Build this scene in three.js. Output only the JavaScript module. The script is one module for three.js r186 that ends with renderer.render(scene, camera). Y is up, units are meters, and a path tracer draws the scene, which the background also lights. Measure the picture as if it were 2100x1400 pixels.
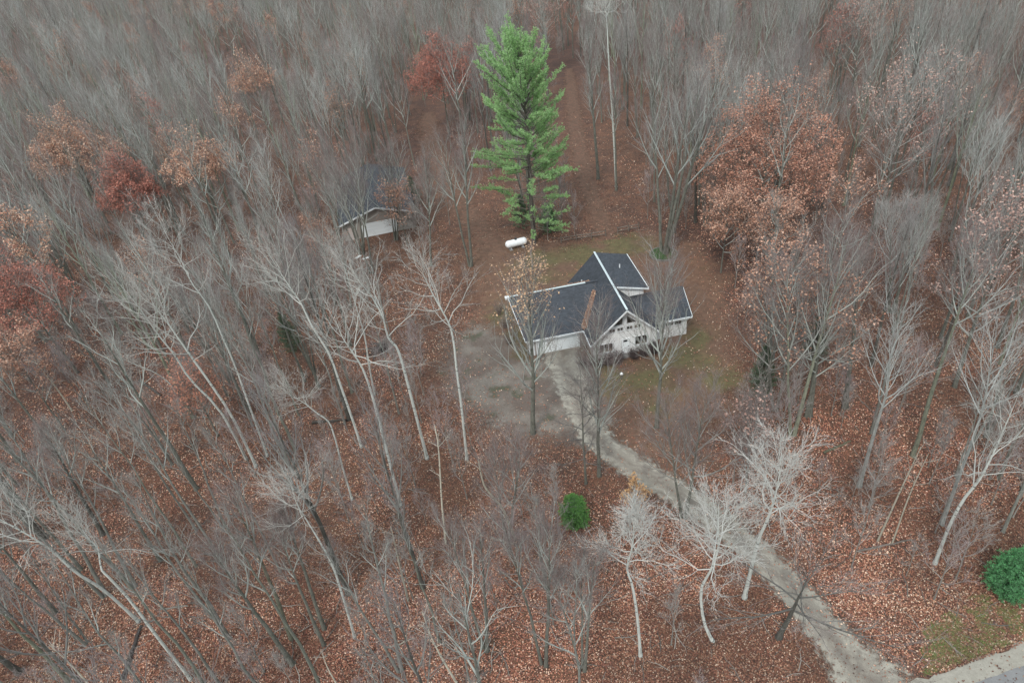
import * as THREE from 'three';
import { mergeGeometries } from 'three/addons/utils/BufferGeometryUtils.js';

// ------------------------------------------------------------------ camera, sky, sun, exposure
const scene = new THREE.Scene();
const EYE = 46, FOCAL = 1420, PITCH = THREE.MathUtils.degToRad(36.31), ROLL = THREE.MathUtils.degToRad(7.78);
const camera = new THREE.PerspectiveCamera(2 * THREE.MathUtils.radToDeg(Math.atan(700 / FOCAL)), 1.5, 0.5, 3000);
camera.position.set(0, EYE, 0);
camera.rotation.set(-PITCH, 0, 0);
camera.rotateZ(-ROLL);
camera.updateMatrixWorld(true);

const renderer = new THREE.WebGLRenderer({ antialias: true });
renderer.toneMapping = THREE.LinearToneMapping;
renderer.toneMappingExposure = 1.5;
renderer.shadowMap.enabled = true;

{ // an overcast sky: brighter overhead than at the horizon, the same all the way round
  const w = 64, h = 32, d = new Float32Array(w * h * 4);
  for (let y = 0; y < h; y++) for (let x = 0; x < w; x++) {
    const el = Math.sin(((y + 0.5) / h - 0.5) * Math.PI);
    const l = el > 0 ? 0.46 * (1 + 1.6 * el) : 0.3, k = (y * w + x) * 4;
    d[k] = l * 0.88; d[k + 1] = l * 1.0; d[k + 2] = l * 1.08; d[k + 3] = 1;
  }
  const t = new THREE.DataTexture(d, w, h, THREE.RGBAFormat, THREE.FloatType);
  t.mapping = THREE.EquirectangularReflectionMapping; t.magFilter = THREE.LinearFilter; t.needsUpdate = true;
  scene.background = t; scene.environment = t;
}
const sun = new THREE.DirectionalLight(0xfffaf4, 1.5);
sun.position.set(-60, 150, 50);
sun.target.position.set(0, 0, -70);
sun.castShadow = true; sun.shadow.radius = 22; sun.shadow.mapSize.set(2048, 2048);
Object.assign(sun.shadow.camera, { left: -150, right: 150, top: 150, bottom: -150, near: 1, far: 500 });
scene.add(sun, sun.target);

// ------------------------------------------------------------------ helpers
function rngOf(seed) { let a = seed >>> 0; return () => { a = (a + 0x6D2B79F5) | 0; let t = Math.imul(a ^ (a >>> 15), 1 | a); t = (t + Math.imul(t ^ (t >>> 7), 61 | t)) ^ t; return ((t ^ (t >>> 14)) >>> 0) / 4294967296; }; }
const V = (x, y, z) => new THREE.Vector3(x, y, z);
const lerp = (a, b, t) => a + (b - a) * t, clamp = (x, a = 0, b = 1) => Math.min(b, Math.max(a, x));
const smooth = (a, b, x) => { const t = clamp((x - a) / (b - a)); return t * t * (3 - 2 * t); };
const mix3 = (a, b, t) => [lerp(a[0], b[0], t), lerp(a[1], b[1], t), lerp(a[2], b[2], t)];
function hash2(x, y) { let h = Math.imul(x | 0, 374761393) + Math.imul(y | 0, 668265263); h = Math.imul(h ^ (h >>> 13), 1274126177); return ((h ^ (h >>> 16)) >>> 0) / 4294967296; }
function noise2(x, y, wrap = 0) {
  const xi = Math.floor(x), yi = Math.floor(y), fx = x - xi, fy = y - yi, u = fx * fx * (3 - 2 * fx), v = fy * fy * (3 - 2 * fy);
  const m = (a) => wrap ? ((a % wrap) + wrap) % wrap : a;
  return lerp(lerp(hash2(m(xi), m(yi)), hash2(m(xi + 1), m(yi)), u), lerp(hash2(m(xi), m(yi + 1)), hash2(m(xi + 1), m(yi + 1)), u), v);
}
const fbm = (x, y, o = 4) => { let s = 0, a = 0.5, n = 0; for (let i = 0; i < o; i++) { s += a * noise2(x, y); n += a; x = x * 2.03 + 17.1; y = y * 2.03 + 9.7; a *= 0.5; } return s / n; };

// where a point of the measured picture (2100 x 1400) lies in the place, at a given height
const camF = V(0, 0, -1).applyQuaternion(camera.quaternion), camR = V(1, 0, 0).applyQuaternion(camera.quaternion), camU = V(0, 1, 0).applyQuaternion(camera.quaternion);
const ray = (u, v) => camF.clone().multiplyScalar(FOCAL).addScaledVector(camR, u - 1050).addScaledVector(camU, 700 - v).normalize();
function at(u, v, y = 0) { const d = ray(u, v), t = (y - EYE) / d.y; return V(d.x * t, y, d.z * t); }
function upright(base, u, v) { const d = ray(u, v), n = V(base.x, 0, base.z).normalize(), t = base.dot(n) / d.dot(n); return V(d.x * t, EYE + d.y * t, d.z * t); }
function project(p) { const q = V(p.x, p.y - EYE, p.z), z = q.dot(camF); return z < 1 ? [-9e3, -9e3, z] : [1050 + FOCAL * q.dot(camR) / z, 700 - FOCAL * q.dot(camU) / z, z]; }
function inPoly(p, x, y) { let c = false; for (let i = 0, j = p.length - 1; i < p.length; j = i++) if ((p[i][1] > y) !== (p[j][1] > y) && x < (p[j][0] - p[i][0]) * (y - p[i][1]) / (p[j][1] - p[i][1]) + p[i][0]) c = !c; return c; }

const taken = {};
function numbered(n) { const k = taken[n] = (taken[n] ?? -1) + 1; return k ? `${n}_${String(k).padStart(3, '0')}` : n; }
function tag(o, label, category, group, kind) { if (label) o.userData.label = label; if (category) o.userData.category = category; if (group) o.userData.group = group; if (kind) o.userData.kind = kind; return o; }
function thing(name, label, category, p = [0, 0, 0], turn = 0, group) { const o = new THREE.Group(); o.name = numbered(name); o.position.set(...p); o.rotation.y = turn; scene.add(o); return tag(o, label, category, group); }
function part(name, geo, mat, parent) { const m = new THREE.Mesh(geo, mat); m.name = name; m.castShadow = m.receiveShadow = true; parent.add(m); return m; }

class Geo {
  constructor() { this.p = []; this.n = []; this.c = []; this.t = []; this.i = []; }
  get count() { return this.p.length / 3; }
  tube(pts, rad, sides, col, uvAround = 1) {
    let nx = 1, ny = 0, nz = 0, len = 0; const N = pts.length, start = this.count;
    for (let k = 0; k < N; k++) {
      const a = pts[Math.max(0, k - 1)], b = pts[Math.min(N - 1, k + 1)];
      let tx = b.x - a.x, ty = b.y - a.y, tz = b.z - a.z; const l = Math.hypot(tx, ty, tz) || 1; tx /= l; ty /= l; tz /= l;
      if (k === 0 && Math.abs(tx) > 0.9) { nx = 0; nz = 1; }
      const dt = nx * tx + ny * ty + nz * tz; nx -= dt * tx; ny -= dt * ty; nz -= dt * tz; const nl = Math.hypot(nx, ny, nz) || 1; nx /= nl; ny /= nl; nz /= nl;
      const bx = ty * nz - tz * ny, by = tz * nx - tx * nz, bz = tx * ny - ty * nx;
      if (k) len += pts[k].distanceTo(pts[k - 1]);
      const c = typeof col === 'function' ? col(k / (N - 1), pts[k]) : col;
      for (let s = 0; s <= sides; s++) {
        const q = s / sides * Math.PI * 2, cs = Math.cos(q), sn = Math.sin(q), ox = nx * cs + bx * sn, oy = ny * cs + by * sn, oz = nz * cs + bz * sn;
        this.p.push(pts[k].x + ox * rad[k], pts[k].y + oy * rad[k], pts[k].z + oz * rad[k]); this.n.push(ox, oy, oz); this.c.push(...c); this.t.push(s / sides * uvAround, len);
      }
    }
    for (let k = 0; k < N - 1; k++) for (let s = 0; s < sides; s++) {
      const a = start + k * (sides + 1) + s, b = a + 1, d = a + sides + 1, e = d + 1;
      this.i.push(a, b, d); if (rad[k + 1] > 0) this.i.push(b, e, d);
    }
  }
  spike(x, y, z, dx, dy, dz, r, c) { // a twig: three sides that run to a point
    const l = Math.hypot(dx, dy, dz) || 1; let ax = dy / l, ay = -dx / l, az = 0; const al = Math.hypot(ax, ay); if (al < 0.1) { ax = 0; ay = 0; az = 1; } else { ax /= al; ay /= al; }
    const bx = (dy * az - dz * ay) / l, by = (dz * ax - dx * az) / l, bz = (dx * ay - dy * ax) / l, s = this.count;
    for (let k = 0; k < 3; k++) { const q = k * 2.0944, cs = Math.cos(q), sn = Math.sin(q), ox = ax * cs + bx * sn, oy = ay * cs + by * sn, oz = az * cs + bz * sn; this.p.push(x + ox * r, y + oy * r, z + oz * r); this.n.push(ox, oy, oz); this.c.push(...c); this.t.push(0, 0); }
    this.p.push(x + dx, y + dy, z + dz); this.n.push(dx / l, dy / l, dz / l); this.c.push(...c); this.t.push(0, 1);
    this.i.push(s, s + 1, s + 3, s + 1, s + 2, s + 3, s + 2, s, s + 3);
  }
  leaf(x, y, z, ax, ay, az, bx, by, bz, c, fold = 0.25) { // a folded leaf: a = half length, b = half width
    const s = this.count; let nx = az * by - ay * bz, ny = ax * bz - az * bx, nz = ay * bx - ax * by; const nl = Math.hypot(nx, ny, nz) || 1; nx /= nl; ny /= nl; nz /= nl;
    const f = fold * Math.hypot(bx, by, bz);
    const put = (px, py, pz) => { this.p.push(px, py, pz); this.n.push(nx, ny, nz); this.c.push(...c); this.t.push(0, 0); };
    put(x - ax, y - ay, z - az); put(x + bx + nx * f, y + by + ny * f, z + bz + nz * f); put(x + ax, y + ay, z + az); put(x - bx + nx * f, y - by + ny * f, z - bz + nz * f);
    this.i.push(s, s + 1, s + 2, s, s + 2, s + 3);
  }
  build() {
    const g = new THREE.BufferGeometry();
    g.setAttribute('position', new THREE.Float32BufferAttribute(this.p, 3)); g.setAttribute('normal', new THREE.Float32BufferAttribute(this.n, 3));
    g.setAttribute('color', new THREE.Float32BufferAttribute(this.c, 3)); g.setAttribute('uv', new THREE.Float32BufferAttribute(this.t, 2));
    g.setIndex(this.i); return g;
  }
}
function texture(w, h, fn, repeat, srgb = true) { // fn(x, y) gives linear colour
  const d = new Uint8Array(w * h * 4), e = (c) => Math.round(255 * clamp(srgb ? (c <= 0.0031308 ? c * 12.92 : 1.055 * Math.pow(c, 1 / 2.4) - 0.055) : c));
  for (let y = 0; y < h; y++) for (let x = 0; x < w; x++) { const c = fn(x, y), k = (y * w + x) * 4; d[k] = e(c[0]); d[k + 1] = e(c[1]); d[k + 2] = e(c[2]); d[k + 3] = c.length > 3 ? Math.round(255 * clamp(c[3])) : 255; }
  const t = new THREE.DataTexture(d, w, h); t.wrapS = t.wrapT = THREE.RepeatWrapping; t.magFilter = THREE.LinearFilter; t.minFilter = THREE.LinearMipmapLinearFilter; t.generateMipmaps = true;
  if (srgb) t.colorSpace = THREE.SRGBColorSpace; if (repeat) t.repeat.set(...repeat); t.needsUpdate = true; return t;
}
const std = (o) => new THREE.MeshStandardMaterial({ roughness: 0.95, metalness: 0, ...o });
const lin = (r, g, b) => new THREE.Color().setRGB(r, g, b);

// ------------------------------------------------------------------ the lie of the land (x, z in metres)
const W = (list) => list.map(([u, v]) => { const p = at(u, v); return [p.x, p.z]; });
const yard = W([[985, 470], [1100, 492], [1160, 505], [1250, 482], [1330, 474], [1440, 500], [1495, 560], [1500, 700], [1520, 790], [1490, 850], [1430, 880], [1470, 960], [1400, 1010], [1250, 910], [1150, 800], [960, 720], [975, 600], [960, 520]]);
const apron = W([[930, 690], [985, 660], [1060, 715], [1100, 740], [1190, 720], [1215, 770], [1240, 860], [1250, 930], [1180, 925], [1090, 905], [985, 865], [920, 800], [900, 740]]);
const driveLine = W([[1150, 715], [1168, 760], [1182, 820], [1218, 890], [1285, 945], [1370, 1000], [1450, 1050], [1540, 1120], [1610, 1190], [1680, 1275], [1735, 1340], [1785, 1400], [1815, 1440]]);
const driveHalf = [3.0, 2.8, 2.2, 2.0, 2.0, 1.95, 1.9, 1.8, 1.8, 1.95, 2.3, 3.2, 4.8];
const pathLine = W([[1245, 492], [1228, 440], [1205, 380], [1188, 310], [1178, 240], [1170, 170], [1166, 140]]);
const laneLine = W([[1010, 500], [960, 440], [915, 380], [890, 310], [880, 260], [878, 230]]);
const roadA = at(1868, 1400), roadB = at(2100, 1316), roadDir = V(roadB.x - roadA.x, 0, roadB.z - roadA.z).normalize(), roadOut = V(-roadDir.z, 0, roadDir.x);
function nearLine(line, x, z) { let best = [1e9, 0]; for (let i = 0; i < line.length - 1; i++) { const [ax, az] = line[i], [bx, bz] = line[i + 1], dx = bx - ax, dz = bz - az, t = clamp(((x - ax) * dx + (z - az) * dz) / (dx * dx + dz * dz)); const d = Math.hypot(x - ax - dx * t, z - az - dz * t); if (d < best[0]) best = [d, i + t]; } return best; }
const roadSide = (x, z) => (x - roadA.x) * roadOut.x + (z - roadA.z) * roadOut.z;   // above 0: on the road
function driveEdge(x, z) { const [d, k] = nearLine(driveLine, x, z), i = Math.floor(Math.min(k, driveLine.length - 1.001)); return d - lerp(driveHalf[i], driveHalf[i + 1], k - i); }

// ------------------------------------------------------------------ ground, lawn, drive, path, road
const RUST = [0.20, 0.102, 0.064], BROWN = [0.108, 0.062, 0.046], TAN = [0.33, 0.20, 0.13], DARK = [0.055, 0.036, 0.031];
const litterMap = texture(1024, 1024, (x, y) => {
  const c = 0.5 + 0.5 * (noise2(x / 4, y / 4, 256) - 0.5), a = noise2(x / 5.3 + 9, y / 4.1, 0), f = hash2(x >> 1, y >> 1), big = noise2(x / 64, y / 64, 16);
  let r = mix3(BROWN, RUST, smooth(0.25, 0.75, a * 0.6 + big * 0.4)); r = mix3(r, TAN, smooth(0.78, 0.95, noise2(x / 3 + 70, y / 3)) * 0.7); r = mix3(r, DARK, smooth(0.68, 0.95, noise2(x / 6, y / 6 + 40)) * 0.8);
  const k = 0.8 + 0.4 * f; return [r[0] * k * c * 1.25, r[1] * k * c * 1.25, r[2] * k * c * 1.25];
});
{
  const n = 150, g = new THREE.PlaneGeometry(1800, 1800, n, n); g.rotateX(-Math.PI / 2); g.translate(0, 0, -500);
  const p = g.attributes.position, uv = g.attributes.uv, col = [];
  for (let i = 0; i < p.count; i++) { const x = p.getX(i), z = p.getZ(i), f = fbm(x / 35 + 50, z / 35 + 50, 3); uv.setXY(i, x / 16, z / 16); col.push(...mix3([0.86, 0.84, 0.9], [1.12, 1.06, 1.0], smooth(0.3, 0.7, f))); }
  g.setAttribute('color', new THREE.Float32BufferAttribute(col, 3));
  const m = part('ground', g, std({ map: litterMap, vertexColors: true, bumpMap: litterMap, bumpScale: 0.05, roughness: 1 }), scene); m.userData.kind = 'structure';
}
function edgeDist(p, x, z) { let b = 1e9; for (let i = 0, j = p.length - 1; i < p.length; j = i++) { const dx = p[i][0] - p[j][0], dz = p[i][1] - p[j][1], t = clamp(((x - p[j][0]) * dx + (z - p[j][1]) * dz) / (dx * dx + dz * dz)); b = Math.min(b, Math.hypot(x - p[j][0] - dx * t, z - p[j][1] - dz * t)); } return inPoly(p, x, z) ? b : -b; }
// a patch of earth whose grains thin out towards its edge: each texel is either there or not
function earthPatch(name, poly, y, soft, N, fn) {
  const xs = poly.map((p) => p[0]), zs = poly.map((p) => p[1]), x0 = Math.min(...xs) - soft, z0 = Math.min(...zs) - soft, sx = Math.max(...xs) + soft - x0, sz = Math.max(...zs) + soft - z0;
  const map = texture(N, N, (i, j) => { const x = x0 + (i + 0.5) / N * sx, z = z0 + sz - (j + 0.5) / N * sz, c = fn(x, z, i, j), e = edgeDist(poly, x, z) / soft + (fbm(x / 1.7 + 3, z / 1.7, 3) - 0.5) * 1.6; return [...c, smooth(-0.6, 0.6, e) > hash2(i + 91, j + 17) ? 1 : 0]; });
  map.wrapS = map.wrapT = THREE.ClampToEdgeWrapping;
  const g = new THREE.PlaneGeometry(sx, sz); g.rotateX(-Math.PI / 2); g.translate(x0 + sx / 2, y, z0 + sz / 2);
  const m = part(name, g, std({ map, roughness: 1, alphaTest: 0.5 }), scene); m.userData.kind = 'structure'; return m;
}
function sheet(name, poly, y, map, size, jitter, seed) { // a flat patch with an uneven outline
  const r = rngOf(seed), out = [];
  for (let i = 0; i < poly.length; i++) { const a = poly[i], b = poly[(i + 1) % poly.length], n = Math.max(2, Math.ceil(Math.hypot(b[0] - a[0], b[1] - a[1]) / 0.6)); for (let k = 0; k < n; k++) { const t = k / n, l = Math.hypot(b[0] - a[0], b[1] - a[1]), o = (r() - 0.5) * jitter; out.push(new THREE.Vector2(lerp(a[0], b[0], t) - (b[1] - a[1]) / l * o, -(lerp(a[1], b[1], t) + (b[0] - a[0]) / l * o))); } }
  const g = new THREE.ShapeGeometry(new THREE.Shape(out)); g.rotateX(-Math.PI / 2); g.translate(0, y, 0);
  const p = g.attributes.position, uv = g.attributes.uv; for (let i = 0; i < p.count; i++) uv.setXY(i, p.getX(i) / size, p.getZ(i) / size);
  const m = part(name, g, std({ map, roughness: 1 }), scene); m.userData.kind = 'structure'; return m;
}
function ribbon(name, line, half, y, map, jitter, seed, vScale = 8) {
  const r = rngOf(seed), curve = new THREE.CatmullRomCurve3(line.map(([x, z]) => V(x, y, z))), N = Math.ceil(curve.getLength() / 0.7), pos = [], uv = [], idx = [], M = 8;
  for (let i = 0; i <= N; i++) {
    const u = curve.getUtoTmapping(i / N), p = curve.getPoint(u), d = curve.getTangent(u), k = u * (line.length - 1), a = Math.min(Math.floor(k), line.length - 2);
    const w = Array.isArray(half) ? lerp(half[a], half[a + 1], k - a) : half, ra = (r() - 0.5) * jitter, rb = (r() - 0.5) * jitter;
    for (let j = 0; j <= M; j++) { const s = lerp(-w + ra, w + rb, j / M); pos.push(p.x - d.z * s, y, p.z + d.x * s); uv.push(j / M, i / N * curve.getLength() / vScale); }
  }
  for (let i = 0; i < N; i++) for (let j = 0; j < M; j++) { const a = i * (M + 1) + j; idx.push(a, a + M + 1, a + 1, a + 1, a + M + 1, a + M + 2); }
  const g = new THREE.BufferGeometry(); g.setAttribute('position', new THREE.Float32BufferAttribute(pos, 3)); g.setAttribute('uv', new THREE.Float32BufferAttribute(uv, 2)); g.setIndex(idx); g.computeVertexNormals();
  const m = part(name, g, std({ map, roughness: 1, alphaTest: 0.5 }), scene); m.userData.kind = 'structure'; return m;
}
const SOIL = [0.118, 0.067, 0.044], OLIVE = [0.10, 0.082, 0.035], GRASS = [0.075, 0.09, 0.032];
{ // the lawn: bare reddish earth and needles with thin olive grass where the photograph has it
  const spots = [[1190, 520, 5], [1120, 545, 5], [1280, 500, 5], [1330, 770, 4], [1400, 730, 3.5], [1430, 690, 3], [1270, 770, 3.5], [1340, 830, 2.5], [1470, 770, 4], [1060, 690, 3.2], [1030, 650, 3], [1075, 735, 2.6]].map(([u, v, r]) => { const p = at(u, v); return [p.x, p.z, r]; });
  earthPatch('lawn', yard, 0.004, 2.2, 1024, (x, z, i, j) => {
    const n = fbm(x / 2.2, z / 2.2, 4), f = fbm(x * 3, z * 3 + 40, 2); let g = 0;
    for (const [sx, sz, r] of spots) g = Math.max(g, 1 - Math.hypot(x - sx, (z - sz) * 0.8) / r / 1.5);
    let c = mix3(SOIL, RUST, smooth(0.4, 0.8, n) * 0.35); c = mix3(c, OLIVE, smooth(0.15, 0.7, g * 0.75 + (n - 0.5) * 1.2) * 0.55); c = mix3(c, GRASS, smooth(0.62, 0.95, g * 0.7 + n * 0.6) * 0.35);
    const k = 0.75 + 0.5 * f + 0.3 * (hash2(i, j) - 0.5); return [c[0] * k, c[1] * k, c[2] * k];
  });
}
const GRAVEL = [0.225, 0.2, 0.165], MUD = [0.11, 0.083, 0.068];
{
  earthPatch('parking_apron', apron, 0.008, 2.6, 512, (x, z, i, j) => { const n = fbm(x / 2, z / 2, 4), f = 0.75 + 0.5 * hash2(i, j); let c = mix3(MUD, [0.17, 0.145, 0.122], smooth(0.3, 0.75, n)); c = mix3(c, [0.07, 0.07, 0.045], smooth(0.6, 0.85, fbm(x / 1.3 + 60, z / 1.3, 3))); return [c[0] * f, c[1] * f, c[2] * f]; });
  const strip = texture(256, 1024, (x, y) => {
    const e = Math.min(x, 255 - x) / 128, n = fbm(x / 16, y / 26, 4), f = 0.72 + 0.56 * hash2(x, y), mid = 1 - smooth(0, 0.2, Math.abs(x / 255 - 0.5 + (noise2(3, y / 60) - 0.5) * 0.1));
    let c = mix3(GRAVEL, [0.29, 0.265, 0.22], smooth(0.35, 0.7, n)); c = mix3(c, MUD, mid * 0.7 * smooth(0.25, 0.6, n)); c = mix3(c, [0.15, 0.13, 0.11], smooth(0.5, 0.75, fbm(x / 30 + 80, y / 50, 4)) * 0.7); c = mix3(MUD, c, smooth(0.1, 0.42, e + (n - 0.5) * 0.3)); return [c[0] * f, c[1] * f, c[2] * f, smooth(0.05, 0.5, e + (n - 0.5) * 0.7) > hash2(x + 5, y + 77) ? 1 : 0];
  });
  ribbon('driveway', driveLine, driveHalf, 0.014, strip, 0.15, 21, 14);
  const trail = texture(128, 512, (x, y) => { const n = fbm(x / 10, y / 14, 4), f = 0.7 + 0.6 * hash2(x, y); const c = mix3(SOIL, mix3(RUST, BROWN, 0.4), smooth(0.35, 0.7, n)); return [c[0] * f * 0.85, c[1] * f * 0.85, c[2] * f * 0.85, smooth(0, 0.5, Math.min(x, 127 - x) / 64 + (n - 0.5) * 0.8) > hash2(x + 5, y + 77) ? 1 : 0]; });
  ribbon('woodland_path', pathLine, [2.0, 1.8, 2.0, 2.1, 2.1, 1.8, 1.0], 0.006, trail, 0.6, 31, 10);
  ribbon('side_lane', laneLine, [2.6, 2.8, 3.4, 3.4, 2.8, 1.8], 0.006, trail, 0.8, 32, 10);
  const L = (o, s) => [roadA.x + roadDir.x * s + roadOut.x * o, roadA.z + roadDir.z * s + roadOut.z * o];
  const sand = texture(256, 256, (x, y) => { const n = fbm(x / 18, y / 18, 4), f = 0.8 + 0.4 * hash2(x, y), c = mix3([0.22, 0.2, 0.165], [0.31, 0.285, 0.24], n); return [c[0] * f, c[1] * f, c[2] * f]; });
  sheet('road_shoulder', [L(0, -60), L(-0.3, -6), L(0, 0), L(0.1, 40), L(4, 40), L(4, -60)], 0.010, sand, 3, 0.35, 41);
  const tar = texture(256, 256, (x, y) => { const n = fbm(x / 30, y / 30, 3), f = 0.85 + 0.3 * hash2(x, y), c = mix3([0.15, 0.145, 0.145], [0.2, 0.195, 0.19], n); return [c[0] * f, c[1] * f, c[2] * f]; });
  sheet('road', [L(1.25, -60), L(1.25, 40), L(8, 40), L(8, -60)], 0.018, tar, 4, 0.12, 42);
}

// ------------------------------------------------------------------ fallen leaves
{
  const leafGeo = (() => { const g = new Geo(); g.leaf(0, 0, 0, 0.5, 0, 0, 0, 0, 0.33, [1, 1, 1], 0.35); return g.build(); })();
  const r = rngOf(77), pal = [[0.22, 0.092, 0.058], [0.16, 0.068, 0.048], [0.31, 0.15, 0.09], [0.105, 0.05, 0.04], [0.38, 0.22, 0.14], [0.26, 0.108, 0.066], [0.52, 0.38, 0.28]];
  const mats = [], cols = [], q = new THREE.Quaternion(), e = new THREE.Euler(), m4 = new THREE.Matrix4();
  const want = 460000; let tries = 0;
  while (mats.length < want && tries++ < want * 4) {
    const u = r() * 2300 - 100, v = 220 + Math.pow(r(), 0.75) * 1240, p = at(u, v), dist = Math.hypot(p.x, p.z);
    if (roadSide(p.x, p.z) > 0.1 && r() > 0.03) continue;
    const de = driveEdge(p.x, p.z); if (r() > lerp(0.04, 1, smooth(-1.3, 0.9, de))) continue;
    const ea = edgeDist(apron, p.x, p.z); if (ea > -1 && r() > lerp(0.9, 0.14, smooth(-1, 2.5, ea))) continue;
    let s = 0.07 + 0.065 * r(); const ey = edgeDist(yard, p.x, p.z); if (ey > -1) { if (r() > lerp(0.9, 0.13, smooth(-1, 3.5, ey))) continue; }
    else if (nearLine(pathLine, p.x, p.z)[0] < 2 * (0.6 + 0.6 * r()) && r() > 0.42) continue; else if (nearLine(laneLine, p.x, p.z)[0] < 3 * (0.6 + 0.7 * r()) && r() > 0.4) continue;
    const patch = fbm(p.x / 3 + 9, p.z / 3, 3); if (r() > 0.2 + patch * 1.3) continue;
    s *= 1 + dist / 160;
    e.set((r() - 0.5) * 1.3, r() * 6.283, (r() - 0.5) * 1.3); q.setFromEuler(e); m4.compose(V(p.x, 0.03 + r() * 0.04, p.z), q, V(s, s, s)); mats.push(m4.clone());
    const c = pal[Math.min(6, Math.floor(Math.pow(r(), 1.5) * 7))], k = 0.75 + 0.5 * r(), tint = fbm(p.x / 9, p.z / 9 + 30, 2); const dr = lerp(0.6, 1.35, smooth(0.25, 0.75, fbm(p.x / 4.5 + 70, p.z / 4.5, 3))); cols.push(lin(c[0] * k * dr * lerp(0.9, 1.12, tint), c[1] * k * dr, c[2] * k * dr));
  }
  const im = new THREE.InstancedMesh(leafGeo, std({ color: 0xffffff, roughness: 0.9, side: THREE.DoubleSide }), mats.length);
  mats.forEach((m, i) => { im.setMatrixAt(i, m); im.setColorAt(i, cols[i]); });
  im.name = 'fallen_leaves'; im.castShadow = im.receiveShadow = true; scene.add(im); tag(im, 'rust and brown fallen leaves covering the woodland floor', 'leaves', null, 'stuff');
}
{ // the grassy verge along the road, and sticks lying in the leaves
  const V0 = (o, t) => [roadA.x + roadDir.x * t + roadOut.x * o, roadA.z + roadDir.z * t + roadOut.z * o], verge = [V0(-0.1, 1.5), V0(-0.1, 34), V0(-3.6, 34), V0(-3.4, 8), V0(-2.2, 3)];
  earthPatch('grass_verge', verge, 0.007, 1.1, 512, (x, z, i, j) => { const n = fbm(x / 0.9, z / 0.9, 4), f = 0.7 + 0.6 * hash2(i, j), c = mix3([0.14, 0.1, 0.05], [0.12, 0.15, 0.045], smooth(0.35, 0.65, n)); return [c[0] * f, c[1] * f, c[2] * f]; });
  const blade = new Geo(); for (let k = 0; k < 7; k++) { const q = k * 0.9, dx = Math.cos(q) * 0.05, dz = Math.sin(q) * 0.05; blade.spike(dx * 0.4, 0, dz * 0.4, dx, 0.09 + 0.02 * (k % 3), dz, 0.008, [1, 1, 1]); }
  const r = rngOf(55), q = new THREE.Quaternion(), m4 = new THREE.Matrix4(), put = [], tint = [];
  while (put.length < 12000) { const [x, z] = V0(-0.1 - 3.6 * r(), 1 + 33 * r()); if (fbm(x / 0.9, z / 0.9, 4) < 0.36 + 0.14 * r() || edgeDist(verge, x, z) < -0.4) continue; const s = 0.7 + 0.9 * r(); put.push(m4.clone().compose(V(x, 0, z), q.setFromAxisAngle(V(0, 1, 0), r() * 6.28), V(s, s, s))); const c = [[0.15, 0.21, 0.06], [0.2, 0.23, 0.08], [0.25, 0.21, 0.11]][Math.floor(r() * 3)]; tint.push(lin(...c)); }
  const im = new THREE.InstancedMesh(blade.build(), std({ roughness: 0.9 }), put.length); put.forEach((m, i) => { im.setMatrixAt(i, m); im.setColorAt(i, tint[i]); }); im.name = 'verge_grass'; scene.add(im); tag(im, 'short olive grass on the verge along the road', 'grass', null, 'stuff');
  const st = new Geo(); st.tube([V(-0.5, 0.02, 0), V(-0.1, 0.035, 0.04), V(0.25, 0.02, -0.03), V(0.5, 0.03, 0.03)], [0.016, 0.014, 0.01, 0], 4, [1, 1, 1]); st.spike(0.0, 0.03, 0.03, 0.2, 0.05, 0.16, 0.008, [1, 1, 1]); st.spike(-0.25, 0.03, 0.02, 0.14, 0.04, -0.15, 0.007, [1, 1, 1]);
  const sm = [], sc = []; let n = 0; while (sm.length < 1500 && n++ < 9000) { const p = at(r() * 2100, 420 + r() * 980); if (driveEdge(p.x, p.z) < 0.4 || edgeDist(yard, p.x, p.z) > 0 || edgeDist(apron, p.x, p.z) > 0 || roadSide(p.x, p.z) > -0.5) continue; const s = 0.7 + 2.4 * r() * r(); sm.push(m4.clone().compose(V(p.x, 0.04, p.z), q.setFromAxisAngle(V(0, 1, 0), r() * 6.28), V(s, Math.min(s, 1.4), s))); const g = 0.09 + 0.2 * r(); sc.push(lin(g, g * 0.88, g * 0.76)); }
  const si = new THREE.InstancedMesh(st.build(), std({ roughness: 0.95 }), sm.length); sm.forEach((m, i) => { si.setMatrixAt(i, m); si.setColorAt(i, sc[i]); }); si.name = 'fallen_twigs'; scene.add(si); tag(si, 'fallen sticks and twigs strewn over the leaves', 'twigs', null, 'stuff');
}
console.log('ground done');
// ------------------------------------------------------------------ building helpers
function slab(pts, thick, uvAxes) { // a convex flat plate: outline points, thickness along the face normal (downwards / inwards)
  const n = V(0, 0, 0), a = pts[0]; for (let i = 1; i < pts.length - 1; i++) n.add(pts[i].clone().sub(a).cross(pts[i + 1].clone().sub(a))); n.normalize();
  const top = pts, bot = pts.map((p) => p.clone().addScaledVector(n, -thick)), pos = [], uv = [];
  const ux = pts[1].clone().sub(pts[0]).normalize(), uy = n.clone().cross(ux);
  const tri = (p, q, r) => { for (const v of [p, q, r]) { pos.push(v.x, v.y, v.z); const d = v.clone().sub(a); uv.push(d.dot(ux), d.dot(uy)); } };
  for (let i = 1; i < pts.length - 1; i++) { tri(top[0], top[i], top[i + 1]); tri(bot[0], bot[i + 1], bot[i]); }
  for (let i = 0; i < pts.length; i++) { const j = (i + 1) % pts.length; tri(top[i], bot[i], bot[j]); tri(top[i], bot[j], top[j]); }
  const g = new THREE.BufferGeometry(); g.setAttribute('position', new THREE.Float32BufferAttribute(pos, 3)); g.setAttribute('uv', new THREE.Float32BufferAttribute(uv, 2)); g.computeVertexNormals(); return g;
}
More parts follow.
